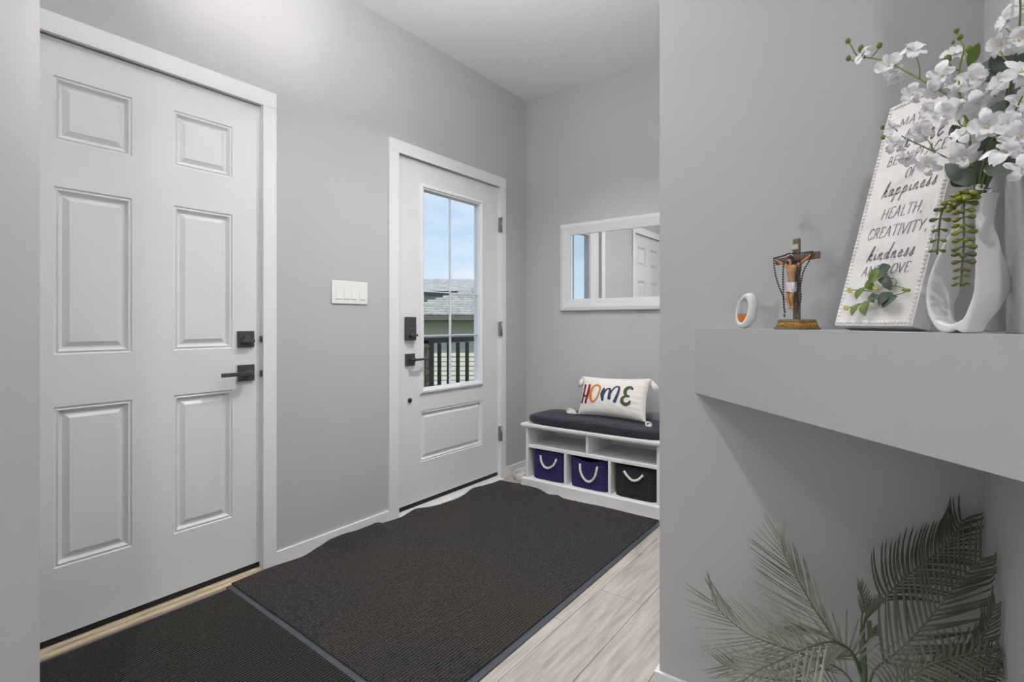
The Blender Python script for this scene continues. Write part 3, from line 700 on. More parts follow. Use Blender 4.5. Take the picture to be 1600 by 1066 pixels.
# figure: one skinned body
def skin_body(name, verts, edges, radii, m, parent, root=0, sub=2):
    me = bpy.data.meshes.new(name); me.from_pydata(verts, edges, []); me.materials.append(m)
    o = bpy.data.objects.new(name, me); col.objects.link(o); o.parent = parent
    sk = o.modifiers.new('skin', 'SKIN'); sk.use_smooth_shade = True
    lay = me.skin_vertices[0].data if me.skin_vertices else None
    if lay is None:
        me.skin_vertices.new(name='') if hasattr(me.skin_vertices, 'new') else None
        lay = me.skin_vertices[0].data
    for i, r in enumerate(radii): lay[i].radius = (r if isinstance(r, tuple) else (r, r)); lay[i].use_root = (i == root)
    s = o.modifiers.new('sub', 'SUBSURF'); s.levels = sub; s.render_levels = sub
    return o
yb_ = -.0115
V = [(0,yb_,.094),(0,yb_-.001,.106),(0,yb_-.002,.122),(0,yb_-.001,.1335),(0,yb_-.002,.140),(-.001,yb_-.005,.148),(-.001,yb_-.005,.155),
     (.012,yb_,.134),(.034,yb_+.003,.145),(.052,yb_+.004,.1545),(.058,yb_+.004,.157),
     (-.012,yb_,.134),(-.034,yb_+.003,.145),(-.052,yb_+.004,.1545),(-.058,yb_+.004,.157),
     (.005,yb_-.001,.088),(.006,yb_-.007,.068),(.003,yb_-.001,.050),(.002,yb_-.003,.043),
     (-.005,yb_-.001,.088),(-.005,yb_-.008,.069),(-.002,yb_-.003,.051),(-.001,yb_-.006,.044),
     (.060,yb_+.003,.1605),(-.060,yb_+.003,.1605)]
Ed = [(0,1),(1,2),(2,3),(3,4),(4,5),(5,6),(3,7),(7,8),(8,9),(9,10),(10,23),(3,11),(11,12),(12,13),(13,14),(14,24),(0,15),(15,16),(16,17),(17,18),(0,19),(19,20),(20,21),(21,22)]
Rd = [.0072,.0066,.0088,.0085,.0036,.0052,.0046,.0044,.0032,.0023,.0022,.0044,.0032,.0023,.0022,.0052,.0042,.0024,.0026,.0052,.0042,.0024,.0026,.0014,.0014]
try:
    fig = skin_body('figure', V, Ed, Rd, M['skin'], cz)
except Exception as ex:
    # the skin data layer appears only once a modifier is added through the operator in some builds: build the limbs as welded tubes then
    for o_ in [o_ for o_ in col.objects if o_.name == 'figure']: bpy.data.objects.remove(o_)
    q = MB()
    q.tube(catmull(V[0:4],4), [.0072,.0070,.0068,.0066,.0066,.0072,.008,.0086,.0088,.0088,.0087,.0086,.0085], 12)
    for ch, rr in (([3,4,5],[.005,.0036,.0036]),([3,7,8,9,10,23],[.0065,.0046,.0034,.0025,.0022,.001]),([3,11,12,13,14,24],[.0065,.0046,.0034,.0025,.0022,.001]),([0,15,16,17,18],[.006,.0056,.0044,.0026,.0024]),([0,19,20,21,22],[.006,.0056,.0044,.0026,.0024])):
        q.tube([V[i] for i in ch], rr, 10)
    q.ball(V[5], .0055, 12, 10, sc=(.9,1,1.25)); q.ball((V[5][0],V[5][1]-.0055,V[5][2]-.0003), .0011, 6, 5, sc=(1,1.2,1.6))
    fig = q.build('figure', M['skin'], cz, world=False)
    r_ = fig.modifiers.new('remesh','REMESH'); r_.mode = 'VOXEL'; r_.voxel_size = .0009; r_.use_smooth_shade = True
q = MB(); hc = Vector((-.001,yb_-.003,.1545))
q.ball(hc, .0062, 12, 8, sc=(1,1,1.05)); q.tube([hc+Vector((.0045,.001,0)), hc+Vector((.0062,.001,-.008)), hc+Vector((.006,-.001,-.015))], [.003,.003,.0012], 8); q.tube([hc+Vector((-.0045,.001,0)), hc+Vector((-.0062,.001,-.008)), hc+Vector((-.006,-.001,-.015))], [.003,.003,.0012], 8)
q.ball((-.001,yb_-.0095,.1445), .0028, 8, 6, sc=(1,.7,1.2))
q.build('hair', M['hair'], fig, world=False)
q = MB(); q.tube([hc+Vector((.0068*math.cos(a*.5236), .0068*math.sin(a*.5236), .002+.0006*math.sin(a*3))) for a in range(13)], .0009, 6); q.build('thorn_crown', M['oldwood'], fig, world=False)
q = MB()
def loin(u, v):
    t = 2*math.pi*u; z = .081+.021*v; r = .0105+.0012*math.sin(5*t+v*5); 
    return Vector((math.cos(t)*(r+.0006), yb_-.0015+math.sin(t)*r*.92, z+.0015*math.sin(3*t)*(1-v)))
q.grid(loin, 28, 5, cu=True); q.tube([(.010,yb_-.004,.099),(.0125,yb_-.006,.090),(.012,yb_-.006,.078)], [.003,.0035,.0015], 8)
lo_ = q.build('loincloth', M['cloth'], fig, world=False)
# -- rosary hung over the arms of the crucifix
ro = empty('rosary', p0, DZ); tag(ro, 'black bead rosary draped over the arms of the crucifix', 'rosary')
def strand(pts): return catmull([Vector(p) for p in pts], 10)
chains = [strand([(.060,-.011,.160),(.030,-.0125,.1615),(.004,-.022,.163),(-.010,-.020,.1615),(-.035,-.012,.1625),(-.061,-.011,.161)]),
          strand([(-.061,-.011,.161),(-.062,-.010,.146),(-.053,-.012,.120),(-.038,-.014,.094),(-.024,-.016,.076),(-.016,-.019,.064),(-.013,-.021,.048),(-.009,-.022,.038),(-.006,-.022,.034)]),
          strand([(-.016,-.019,.148),(-.017,-.020,.130),(-.016,-.021,.100),(-.015,-.021,.070),(-.010,-.022,.044),(-.006,-.022,.034)]),
          strand([(.061,-.011,.160),(.052,-.011,.143),(.038,-.012,.125),(.030,-.012,.104),(.027,-.012,.085),(.029,-.012,.068),(.026,-.013,.055),(.020,-.013,.060)]),
          strand([(.014,-.013,.146),(.020,-.014,.132),(.018,-.014,.110),(.021,-.014,.090),(.020,-.013,.072),(.022,-.013,.054),(.020,-.013,.040),(.020,-.013,.034)]),
          strand([(.026,-.013,.147),(.030,-.013,.130),(.024,-.014,.112),(.024,-.014,.092)])]
q = MB(); c_ = MB()
for ch in chains:
    c_.tube(ch, .00045, 4)
    L = 0; last = None
    for i in range(1, len(ch)):
        seg = (ch[i]-ch[i-1]).length
        while L <= seg:
            q.ball(ch[i-1].lerp(ch[i], L/seg if seg else 0), .0021, 6, 4); L += .0055
        L -= seg
bo = q.build('bead', M['bead'], ro, world=False); bo['kind'] = 'stuff'; c_.build('cord', M['bead'], ro, world=False)
q = MB(); q.box((-.0105,-.0235,.0262),(-.0085,-.0215,.0345)); q.box((-.013,-.0235,.0305),(-.006,-.0215,.0325)); q.build('pendant', M['iron'], ro, world=False)

# -- lettered sign leaning back
SW, SH, ST = .1694, .4530, .035; ALP = rad(15.94)
so = Vector((-.1032, 1.2032, ZS1)); sg = empty('lettered_sign', so, 0); tag(sg, 'tall white sign with grey lettering and beaded edge leaning in the niche corner', 'sign')
upS = nD*math.sin(ALP)+Vector((0,0,math.cos(ALP))); bkS = nD*math.cos(ALP)-Vector((0,0,math.sin(ALP)))
zoff = ST*math.sin(ALP)
def sp(x, y, d=0): return hD*x+upS*y-bkS*d+Vector((0,0,zoff))          # d > 0 : proud of the face
def rrect(x0, x1, y0, y1, r, n=5):
    o = []
    for cx_, cy_, a0 in ((x1-r,y0+r,-90),(x1-r,y1-r,0),(x0+r,y1-r,90),(x0+r,y0+r,180)):
        for k in range(n+1): a = rad(a0+90*k/n); o.append((cx_+r*math.cos(a), cy_+r*math.sin(a)))
    return o
q = MB(); rr0 = rrect(0,SW,0,SH,.003)
k = len(rr0); q.add([sp(x,y,0) for x,y in rr0]+[sp(x,y,-ST) for x,y in rr0], [tuple(range(k)), tuple(range(k,2*k))[::-1]]+[(i,k+i,k+(i+1)%k,(i+1)%k) for i in range(k)])
recalc(q.build('sign_board', M['sign'], sg, world=False, bevel=.0008))
q = MB(); px_, py_ = .006, .0075
bs = .0073
nx_ = int((SW-2*px_)/bs); ny_ = int((SH-2*px_)/bs)
rotb = Matrix((hD, upS, -bkS)).transposed()
def bead(x, y): q.ball(sp(x, y, .0), .0041, 7, 5, sc=(1,1,.9), rot=rotb)
for i in range(ny_+1):
    y = px_+(SH-2*px_)*i/ny_; bead(px_, y); bead(SW-px_, y)
for i in range(1, nx_): x = px_+(SW-2*px_)*i/nx_; bead(x, px_); bead(x, SH-px_)
tag(q.build('bead_border', M['sign'], sg, world=False), kind='stuff')
# glyphs (unit cap height); C = smooth strokes, straight ones listed point by point
GL = {
 'M': (1.0, [[(0,0),(.12,1)],[(.12,1),(.45,.15)],[(.45,.15),(.85,1)],[(.85,1),(.9,0)]]),
 'A': (.72, [[(0,0),(.38,1)],[(.38,1),(.62,0)],[(.14,.36),(.53,.36)]]),
 'Y': (.7, [[(0,1),(.3,.5)],[(.66,1),(.3,.5)],[(.3,.5),(.26,0)]]),
 'T': (.66, [[(0,1),(.66,1)],[(.33,1),(.30,0)],[(0,1),(0,.9)],[(.66,1),(.66,.9)]]),
 'H': (.78, [[(.04,0),(.08,1)],[(.64,0),(.68,1)],[(.06,.5),(.66,.5)]]),
 'I': (.2, [[(.08,0),(.1,1)],[(0,0),(.18,0)],[(.02,1),(.18,1)]]),
 'S': (.5, [[(.44,.85),(.3,1),(.1,.9),(.1,.68),(.35,.45),(.44,.22),(.28,0),(.05,.08),(0,.22)]]),
 'B': (.6, [[(.06,0),(.1,1)],[(.1,1),(.4,.98),(.48,.78),(.34,.54),(.08,.52)],[(.08,.52),(.42,.5),(.54,.26),(.38,.02),(.06,0)]]),
 'E': (.56, [[(.06,0),(.1,1)],[(.1,1),(.52,1)],[(.08,.52),(.42,.52)],[(.06,0),(.5,0)],[(.52,1),(.52,.88)],[(.5,0),(.52,.12)]]),
 'P': (.56, [[(.06,0),(.1,1)],[(.1,1),(.42,.98),(.52,.76),(.38,.5),(.08,.46)]]),
 'L': (.5, [[(.06,0),(.1,1)],[(.06,0),(.46,0)],[(.46,0),(.48,.12)]]),
 'C': (.66, [[(.62,.82),(.48,1),(.22,.94),(.04,.6),(.06,.22),(.26,0),(.5,.06),(.6,.22)]]),
 'O': (.76, [[(.4,1),(.14,.84),(.03,.46),(.14,.1),(.36,0),(.62,.16),(.72,.54),(.62,.88),(.4,1)]]),
 'F': (.52, [[(.06,0),(.1,1)],[(.1,1),(.52,1)],[(.08,.52),(.42,.52)],[(.52,1),(.52,.88)]]),
 'R': (.62, [[(.06,0),(.1,1)],[(.1,1),(.42,.98),(.5,.76),(.36,.52),(.08,.5)],[(.28,.5),(.6,0)]]),
 'V': (.66, [[(0,1),(.3,0)],[(.3,0),(.66,1)]]),
 'N': (.76, [[(.04,0),(.08,1)],[(.08,1),(.6,0)],[(.6,0),(.66,1)]]),
 'D': (.7, [[(.06,0),(.1,1)],[(.1,1),(.42,.94),(.64,.6),(.58,.24),(.34,.02),(.06,0)]]),
 ',': (.16, [[(.08,.06),(.1,-.04),(.04,-.16)]]), '.': (.16, [[(.06,.02),(.10,.04)]]), ' ': (.42, []),
 'h': (.62, [[(0,-.12),(.10,.5),(.3,1.55),(.42,1.7),(.38,1.45),(.12,.35)],[(.12,.35),(.3,.72),(.42,.66),(.36,.2),(.44,.02),(.6,.16)]]),
 'a': (.62, [[(.42,.66),(.24,.74),(.06,.45),(.08,.08),(.24,.04),(.4,.5)],[(.44,.72),(.38,.2),(.46,.02),(.62,.16)]]),
 'p': (.66, [[(.14,.72),(.10,.2),(-.04,-.8)],[(.08,.2),(.28,.72),(.46,.62),(.44,.22),(.26,.02),(.10,.12)],[(.44,.14),(.66,.18)]]),
 'i': (.32, [[(.08,.72),(.06,.2),(.14,.02),(.32,.18)],[(.15,1.05),(.17,1.12)]]),
 'n': (.6, [[(.08,.72),(.04,.0)],[(.06,.3),(.26,.72),(.38,.62),(.32,.2),(.4,.02),(.58,.16)]]),
 'e': (.46, [[(.06,.34),(.32,.52),(.28,.74),(.12,.66),(.04,.3),(.16,.02),(.46,.2)]]),
 's': (.46, [[(.02,.1),(.22,.5),(.28,.86),(.30,.5),(.34,.18),(.18,.0),(.06,.1)],[(.30,.12),(.46,.2)]]),
 'k': (.58, [[(0,-.1),(.10,.5),(.28,1.5),(.38,1.6),(.34,1.3),(.08,.2)],[(.12,.3),(.36,.7),(.40,.5),(.18,.38),(.38,.02),(.56,.18)]]),
 'd': (.66, [[(.40,.62),(.24,.72),(.05,.42),(.08,.06),(.24,.04),(.40,.5)],[(.58,1.8),(.42,.8),(.38,.2),(.46,.02),(.64,.16)]]),
 'm': (.9, [[(.08,.72),(.04,0)],[(.06,.3),(.24,.72),(.34,.6),(.30,0)],[(.31,.3),(.52,.72),(.64,.6),(.60,.2),(.68,.02),(.88,.2)]]),
 'o': (.56, [[(.30,.72),(.1,.6),(.04,.24),(.18,.02),(.38,.16),(.42,.5),(.30,.72),(.40,.60),(.56,.66)]]),
 'G': (1.0, [[(-.35,.25),(-.2,.0),(-.02,.2),(.16,.9),(.34,1.4)],[(.28,0.1),(.5,.5),(.62,1.0),(.85,1.55)],[(.85,1.55),(.55,.7),(.5,.2),(.6,.06),(.78,.2)],[(-.05,.62),(.35,.74),(.7,.72)]]),
}
ink = MB()
def textline(s, x0, x1, y, h, slant, wd):
    tot = sum(GL[c][0]+.16 for c in s)-.16; sx = (x1-x0)/tot; x = 0
    for c in s:
        adv, st = GL[c]
        for pts in st:
            P = []
            for (a, d) in pts: P.append((x0+(x+a)*sx+slant*d*h, y+d*h))
            if len(P) == 2: L = [Vector((*P[0],0)), Vector((*P[1],0))]; dv = (L[1]-L[0]).normalized(); nn = Vector((-dv.y,dv.x,0)); 
            if len(P) == 2:
                ww = wd*(.7 if abs(dv.x) > .8 else 1.0)
                vv = [L[0]+nn*ww/2, L[0]-nn*ww/2, L[1]-nn*ww/2, L[1]+nn*ww/2]
                ink.add([sp(v.x, v.y, .0009) for v in vv], [(0,1,2,3)])
            else:
                A, B_ = stroke2d(P, lambda t: wd*(.55+.65*abs(math.sin(t*5+.4))), 5); k = len(A)
                ink.add([sp(v.x,v.y,.0009) for v in A]+[sp(v.x,v.y,.0009) for v in B_], [(i,i+1,k+i+1,k+i) for i in range(k-1)])
        x += adv+.16
W1 = .00135
textline('MAY THIS', .037, .143, .3975, .0165, .12, W1)
textline('Gome', .052, .136, .3465, .030, .10, .0022)
textline('BE A PLACE', .031, .149, .3187, .0185, .12, W1)
textline('OF', .0795, .0985, .283, .0185, .12, W1)
textline('happiness', .038, .147, .254, .0172, .16, .0018)
textline('HEALTH,', .0497, .133, .2075, .0215, .12, W1)
textline('CREATIVITY,', .0283, .151, .1707, .0208, .12, W1)
textline('kindness', .0413, .138, .127, .0172, .16, .0018)
textline('AND LOVE.', .037, .142, .097, .0185, .12, W1)
ink.build('lettering', M['ink'], sg, world=False)

# -- small leafy sprig stuck across the foot of the sign
lf = empty('leaf_sprig', so, 0); tag(lf, 'small green leaf sprig pinned across the lower face of the white sign', 'leaf sprig')
def leafmesh(q, base, tip, wd, nrm, mat=0, cup=.15, n=6, fold=.2):
    base, tip, nrm = Vector(base), Vector(tip), Vector(nrm).normalized(); ax = tip-base; L = ax.length; sd = ax.cross(nrm).normalized()
    def fn(u, v):
        w_ = wd*math.sin(math.pi*min(1, .04+u*.96))**.75*(1-.25*u); s = (v-.5)*2
        return base+ax*u+sd*s*w_+nrm*(cup*L*math.sin(math.pi*u)*.6+fold*w_*abs(s))
    q.grid(fn, n, 4, mat)
def spx(u, v, d=.006):
    r = ray(u, v); O = so+Vector((0,0,zoff))-bkS*d
    k = (O-Cv).dot(bkS)/r.dot(bkS); return Cv+r*k-so
nS = -bkS
for (bu,bv,tu,tv,wd,mt) in ((1388,421,1357,443,.016,'leaf_l'),(1392,417,1372,424,.011,'leaf_d'),(1385,447,1382,418,.012,'leaf_d'),(1392,453,1387,431,.011,'leaf_d'),
        (1366,453,1355,438,.010,'leaf_l'),(1352,449,1338,468,.010,'leaf_l'),(1344,474,1331,494,.009,'leaf_l'),(1357,470,1352,494,.013,'leaf_l'),(1372,476,1396,458,.012,'leaf_d'),(1378,478,1403,463,.014,'leaf_d'),(1363,458,1366,474,.008,'leaf_d'),(1358,468,1376,463,.008,'leaf_d')):
    q = MB(); leafmesh(q, spx(bu,bv,.008), spx(tu,tv,.014), wd, nS, cup=.2, fold=.25); q.build('leaf', M[mt], lf, world=False)
q = MB()
for pts in ([(1421,454),(1408,449),(1395,447),(1380,449)], [(1421,454),(1404,460),(1385,464),(1366,468),(1350,472)], [(1398,447),(1401,440),(1397,435),(1391,436)], [(1372,466),(1362,456),(1345,454),(1330,453)], [(1352,472),(1338,478),(1324,481)], [(1376,466),(1386,470),(1395,468)]):
    q.tube(catmull([spx(u,v,.008) for u,v in pts], 4), .0010, 5)
q.tube([spx(1421,454,.006), spx(1410,453,.008)], [.0028,.0022], 8)
q.build('stem', M['stem'], lf, world=False)
for (u,v) in ((1328,453.6),(1322,481),(1368,450)):
    q = MB()
    for a in range(6): q.ball(spx(u+2.6*math.cos(a*1.05), v+2.4*math.sin(a*1.05), .010), .0028, 6, 4)
    q.build('blossom', M['leaf_y'], lf, world=False)

# -- white ring vase
SV = 1.022
vb = on_diag(1487, 520, SV); vb.z = ZS1
vz = empty('ring_vase', vb, 0); tag(vz, 'glossy white sculptural vase with a teardrop opening, in front of the silver vase', 'vase')
def prof_px(pts, n=5): 
    P = catmull([Vector((a,c,0)) for a,c in pts]+[Vector((*pts[0],0))], n)[:-1]
    return [on_diag(p.x, p.y, SV)-vb for p in P]
outer_px = [(1525,312),(1512,318),(1499,333),(1483,362),(1466,392),(1452,424),(1444.5,455),(1446,485),(1456,507),(1468,518.5),(1480,520),(1491,516),(1497,519),(1506,520.5),(1511,508),(1518,490),(1526,462),(1527,440),(1526,400),(1525,360)]
inner_px = [(1520,336),(1511,345),(1501,357),(1487,376),(1471,402),(1458,430),(1450.5,458),(1452,482),(1461,498),(1471,504),(1481,506),(1491,504),(1499,500),(1505,495),(1512,480),(1519,460),(1521.5,440),(1522,400),(1522,370),(1522,348)]
on_, in_ = prof_px(outer_px), prof_px(inner_px)
DT = [(0,.032),(.012,.034),(.040,.047),(.060,.056),(.068,.057),(.085,.052),(.12,.040),(.15,.031),(.17,.029),(.19,.032),(.25,.03)]
def dep(z): return interp(DT, z)
K = len(on_)
q = MB(); vs = []
lay = []
def ring_at(P, f, ins, C0): return [p+(C0-p).normalized()*0+nD*dep(p.z)*f for p in P]
cen = [(a+c)/2 for a, c in zip(on_, in_)]
def toward(P, amt): return [p+(c-p).normalized()*min(amt, (c-p).length*.9) for p, c in zip(P, cen)]
for P, seq in ((on_, [(0,.0030),(.04,.0008),(.12,0),(.5,-.0),(.88,0),(.96,.0008),(1,.003)]), (in_, [(1,.0018),(.95,.0006),(.8,0),(.5,0),(.2,0),(.05,.0006),(0,.0018)])):
    for f, amt in seq: lay.append([p+nD*dep(p.z)*f for p in toward(P, amt)])
vs = [p for l in lay for p in l]; nl = len(lay)
q.add(vs, [(i*K+j, i*K+(j+1)%K, ((i+1)%nl)*K+(j+1)%K, ((i+1)%nl)*K+j) for i in range(nl) for j in range(K)], 0, True)
for v in q.v: v.z = max(v.z, 0)
# neck with an open mouth
nk = MB(); neck = []
hC = on_diag(1524, 340, SV)-vb
segs = [(.110,.001),(.130,.004),(.150,.0075),(.170,.0100),(.182,.0115),(.188,.0145),(.1895,.0150),(.1890,.0125),(.180,.0090),(.150,.006)]
for z, rh in segs:
    d_ = dep(z); c_0 = Vector((hC.x,hC.y,0))+hD*(-.001)+nD*(d_/2); ex = .82 if z < .14 else .93 if z < .165 else 1.0 if z < .186 else 1.06
    if z in (.180,.150) and rh < .0095: ex = .8
    neck.append([c_0+hD*rh*math.cos(2*math.pi*j/24)+nD*(d_/2*ex)*math.sin(2*math.pi*j/24)+Vector((0,0,z)) for j in range(24)])
q.add([p for l in neck for p in l], [(i*24+j,i*24+(j+1)%24,(i+1)*24+(j+1)%24,(i+1)*24+j) for i in range(len(neck)-1) for j in range(24)], 0, True)
q.f.append([len(q.v)-24+j for j in range(24)]); q.m.append(0); q.sm.append(True)
q.f.append([len(q.v)-24*len(neck)+j for j in range(24)][::-1]); q.m.append(0); q.sm.append(True)
vbo = recalc(q.build('vase_body', M['ceramic'], vz, world=False))
rm = vbo.modifiers.new('remesh', 'REMESH'); rm.mode = 'VOXEL'; rm.voxel_size = .0011; rm.use_smooth_shade = True
sm_ = vbo.modifiers.new('smooth', 'SMOOTH'); sm_.factor = .6; sm_.iterations = 14

# -- tall silver vase behind it
sv = Vector((.1305, .990, ZS1))
q = MB(); SVP = [(.0,.0),(.85,.0),(.87,.003),(.90,.06),(.95,.13),(1.0,.19),(.99,.203),(.94,.213),(.84,.219),(.70,.222),(.60,.221),(.55,.214),(.55,.10),(.0,.05)]
vs = [sv+Vector((.0093*r_*math.cos(2*math.pi*j/40), .0760*(r_ if r_ < .8 and z_ < .1 else r_)*math.sin(2*math.pi*j/40), z_)) for r_, z_ in SVP for j in range(40)]
q.add(vs, [(i*40+j,i*40+(j+1)%40,(i+1)*40+(j+1)%40,(i+1)*40+j) for i in range(len(SVP)-1) for j in range(40)], 0, True)
o = q.build('tall_vase', M['silver'], origin=sv); tag(o, 'tall flattened silver-grey vase against the wall at the right end of the shelf', 'vase')

# -- orchid arrangement in the ring vase
mouth = vb+Vector((hC.x,hC.y,0))+nD*.015+Vector((0,0,.180))
oc = empty('orchid_arrangement', mouth, 0); tag(oc, 'arrangement of white artificial orchids with grey-green leaves in the ring vase', 'flowers')
W = lambda p: Vector(p)-mouth
def petal(q, ang, L, wd, curl_, mat=0, rise=.25):
    d = Vector((math.cos(ang), math.sin(ang), 0)); s_ = Vector((-math.sin(ang), math.cos(ang), 0))
    def fn(u, v):
        ww = wd*(math.sin(math.pi*(u**1.15)*.90+.14))**.62*(1+.06*math.sin(17*u+ang)); s = (v-.5)*2
        return d*L*u*(1-.08*u)+s_*ww*s+Vector((0,0,1))*(rise*L*math.sin(u*2.2)*.6-curl_*L*u*u+.16*ww*(s*s)+.075*L*math.sin(9*u+4*s+ang)*u+.10*ww*math.sin(11*u+ang*3)*abs(s))
    q.grid(fn, 9, 6, mat)
flower_meshes = []
for var in range(6):
    rr_ = random.Random(var+3); q = MB(); Lp = .0235
    for k in range(5):
        big = k in (1, 4)
        petal(q, math.pi/2+k*2*math.pi/5+rr_.uniform(-.1,.1), Lp*(1 if big else .96)*rr_.uniform(.80,1.02), (.0088 if big else .0056)*rr_.uniform(.85,1.1), rr_.uniform(-.1,.6), rise=rr_.uniform(.2,.8))
    for k in (-1, 1): petal(q, -math.pi/2+k*.55, .011, .0042, -.5, rise=.8)
    petal(q, -math.pi/2, .013, .0035, .3, rise=.9)
    c_ = MB(); c_.ball((0,-.001,.003), .0024, 8, 6, sc=(.8,1,1.4))
    for k in range(3): c_.tube([(0,0,.002),(.0025*math.cos(k*2.1-1),.0025*math.sin(k*2.1-1)-.001,.006)], .0008, 5)
    c_.tube([(0,0,.001),(0,.002,-.008)], .0010, 5, mat=1)
    flower_meshes.append((q, c_))
fl_protos = []
def flower(u, v, s, size=1.0, tilt=(0,0), roll=0, var=0):
    p = on_diag(u, v, s)
    if fl_protos and var in [x[0] for x in fl_protos]:
        src = [x for x in fl_protos if x[0] == var][0]; f = share(src[1], oc); c2_ = share(src[2], f)
    else:
        q, c_ = flower_meshes[var]; f = q.build('flower', M['petal'], oc, world=False); c2_ = c_.build('flower_centre', [M['petal_c'], M['stem']], f, world=False); fl_protos.append((var, f, c2_))
    d = (Cv-p).normalized(); right = d.cross(Vector((0,0,1))).normalized()*-1; upv = right.cross(d)*-1
    nrm = (d+right*tilt[0]+Vector((0,0,1))*tilt[1]).normalized()
    Q = nrm.to_track_quat('Z', 'Y') @ Matrix.Rotation(roll, 3, 'Z').to_quaternion()
    f.rotation_mode = 'QUATERNION'; f.rotation_quaternion = Q; f.location = p-mouth; f.scale = (size,)*3
FL = [(1348,88,1.04,.95,(-.7,.5),1.9),(1389,101,1.04,1.1,(-.3,.1),.3),(1401,121,1.03,.9,(.3,-.4),2.2),(1426,80,1.03,1.05,(.2,.9),4.0),(1427,146,1.03,1.0,(-.5,-.2),.8),
 (1472,117,1.02,1.15,(-.1,.1),1.2),(1519,122,1.01,1.15,(.2,.2),5.1),(1490,84,1.07,.8,(.2,.4),.2),(1478,176,1.01,1.1,(-.2,-.1),.5),(1499,168,1.0,1.05,(.3,-.1),3.3),
 (1394,199,1.03,.8,(-.6,.1),2.0),(1400,224,1.02,1.0,(-.4,-.5),1.0),(1438,205,1.02,1.05,(-.1,-.1),4.4),(1527,161,1.0,1.0,(.4,-.3),1.7),(1542,196,1.0,1.25,(-.1,-.1),.1),(1567,128,1.02,1.05,(-.5,.3),2.6),
 (1574,193,.99,1.05,(.5,.1),.9),(1508,243,1.0,1.15,(-.2,-.4),5.6),(1452,256,1.01,1.05,(-.3,-.5),.4),(1571,241,.99,1.25,(.3,.9),3.7),(1566,70,1.02,1.0,(-.7,.3),2.2),(1577,28,1.02,.95,(-.6,.5),1.1),
 (1594,158,1.0,.95,(.2,-.2),4.9),(1592,112,.98,1.0,(.3,.2),.7),(1594,60,.98,.9,(.3,.1),5.5),(1596,10,1.0,.9,(.2,.4),.9),(1503,213,1.01,.85,(-.3,.6),2.4),(1590,212,.985,1.0,(.2,-.2),1.5),
 (1418,247,1.02,.85,(-.5,-.6),2.9),(1597,262,.985,.9,(.3,-.4),1.3),(1538,296,1.035,.72,(.5,1.0),.5),(1462,141,1.035,.9,(-.4,-.5),2.8),(1500,142,1.03,.85,(0,-.3),3.0),(1448,172,1.04,.7,(-.5,0),3.9),(1556,160,1.02,.8,(0,-.5),2.1)]
for i, (u, v, s, sz, tl, ro_) in enumerate(FL): flower(u, v, s+(.014 if i % 3 == 1 and s < 1.03 else .004), sz*.92, (tl[0]*1.3+.25*math.sin(i*2.3), tl[1]*1.2+.3*math.cos(i*1.7)), ro_, i % 6)
# stems
def stem(pts, r0, r1, m='stem', sl=None):
    P = catmull([W(on_diag(u, v, s)) for u, v, s in pts], 6); n_ = len(P)
    q = MB(); q.tube(P, [r0+(r1-r0)*i/(n_-1) for i in range(n_)], 6); return q.build('stem', M[m], oc, world=False)
vs_ = 1.042
stem([(1530,322,vs_),(1523,290,vs_),(1518,240,1.04),(1510,190,1.02),(1500,150,1.03),(1499,110,1.04),(1506,76,1.04),(1498,60,1.04),(1494,50,1.04)], .0020, .0010)
stem([(1512,190,1.02),(1495,162,1.03),(1470,142,1.035),(1440,125,1.04),(1415,111,1.045),(1380,95,1.05),(1355,90,1.05),(1340,88,1.045),(1330,72,1.04),(1325,64,1.04)], .0016, .0009)
stem([(1520,262,1.04),(1500,258,1.03),(1478,246,1.03),(1440,228,1.035),(1410,213,1.04),(1398,200,1.04)], .0014, .0008, 'stem_d')
stem([(1532,322,vs_),(1545,280,1.03),(1558,230,1.02),(1572,170,1.01),(1583,110,1.0),(1591,60,.99),(1594,20,.99),(1594,-30,.99)], .0020, .0012, 'stem_d')
stem([(1531,320,vs_),(1535,285,1.03),(1552,240,1.02),(1566,212,1.02),(1583,180,1.01),(1598,150,1.0)], .0014, .0010)
stem([(1530,320,vs_),(1531,280,1.04),(1540,245,1.04),(1546,225,1.04),(1560,205,1.03)], .0014, .0008)
for pts in ([(1352,88,1.05),(1342,80,1.045),(1346,74,1.045)],[(1362,89,1.05),(1370,80,1.05),(1373,72,1.045)],[(1344,93,1.05),(1336,96,1.05),(1326,91,1.045)],[(1437,125,1.04),(1437,105,1.03),(1432,90,1.03)],
            [(1497,110,1.04),(1487,104,1.03),(1481,93,1.03)],[(1400,203,1.04),(1393,200,1.04),(1379,199,1.04)],[(1400,214,1.03),(1388,214,1.03),(1380,214,1.03)],[(1420,218,1.03),(1412,222,1.03),(1398,229,1.03)],
            [(1460,238,1.03),(1452,222,1.02),(1444,214,1.02)],[(1586,52,1.0),(1578,50,1.0),(1572,44,1.0)],[(1578,100,1.0),(1570,92,1.0),(1563,80,1.0)],[(1512,200,1.02),(1502,196,1.02),(1497,188,1.01)]):
    stem(pts, .0009, .0007)
for (u, v, r) in ((1325,64,.0042),(1345,75,.0044),(1374,71,.0044),(1325.5,91,.0042),(1494.5,48,.0034),(1500,58,.0038),(1514,77,.0042),(1480.5,92,.0050),(1489,66,.0024),(1379,199,.0032),(1380,215,.0032)):
    q = MB(); q.ball(W(on_diag(u, v, 1.04)), r, 10, 8, sc=(1,1,1.25)); q.build('bud', M['bud'], oc, world=False)
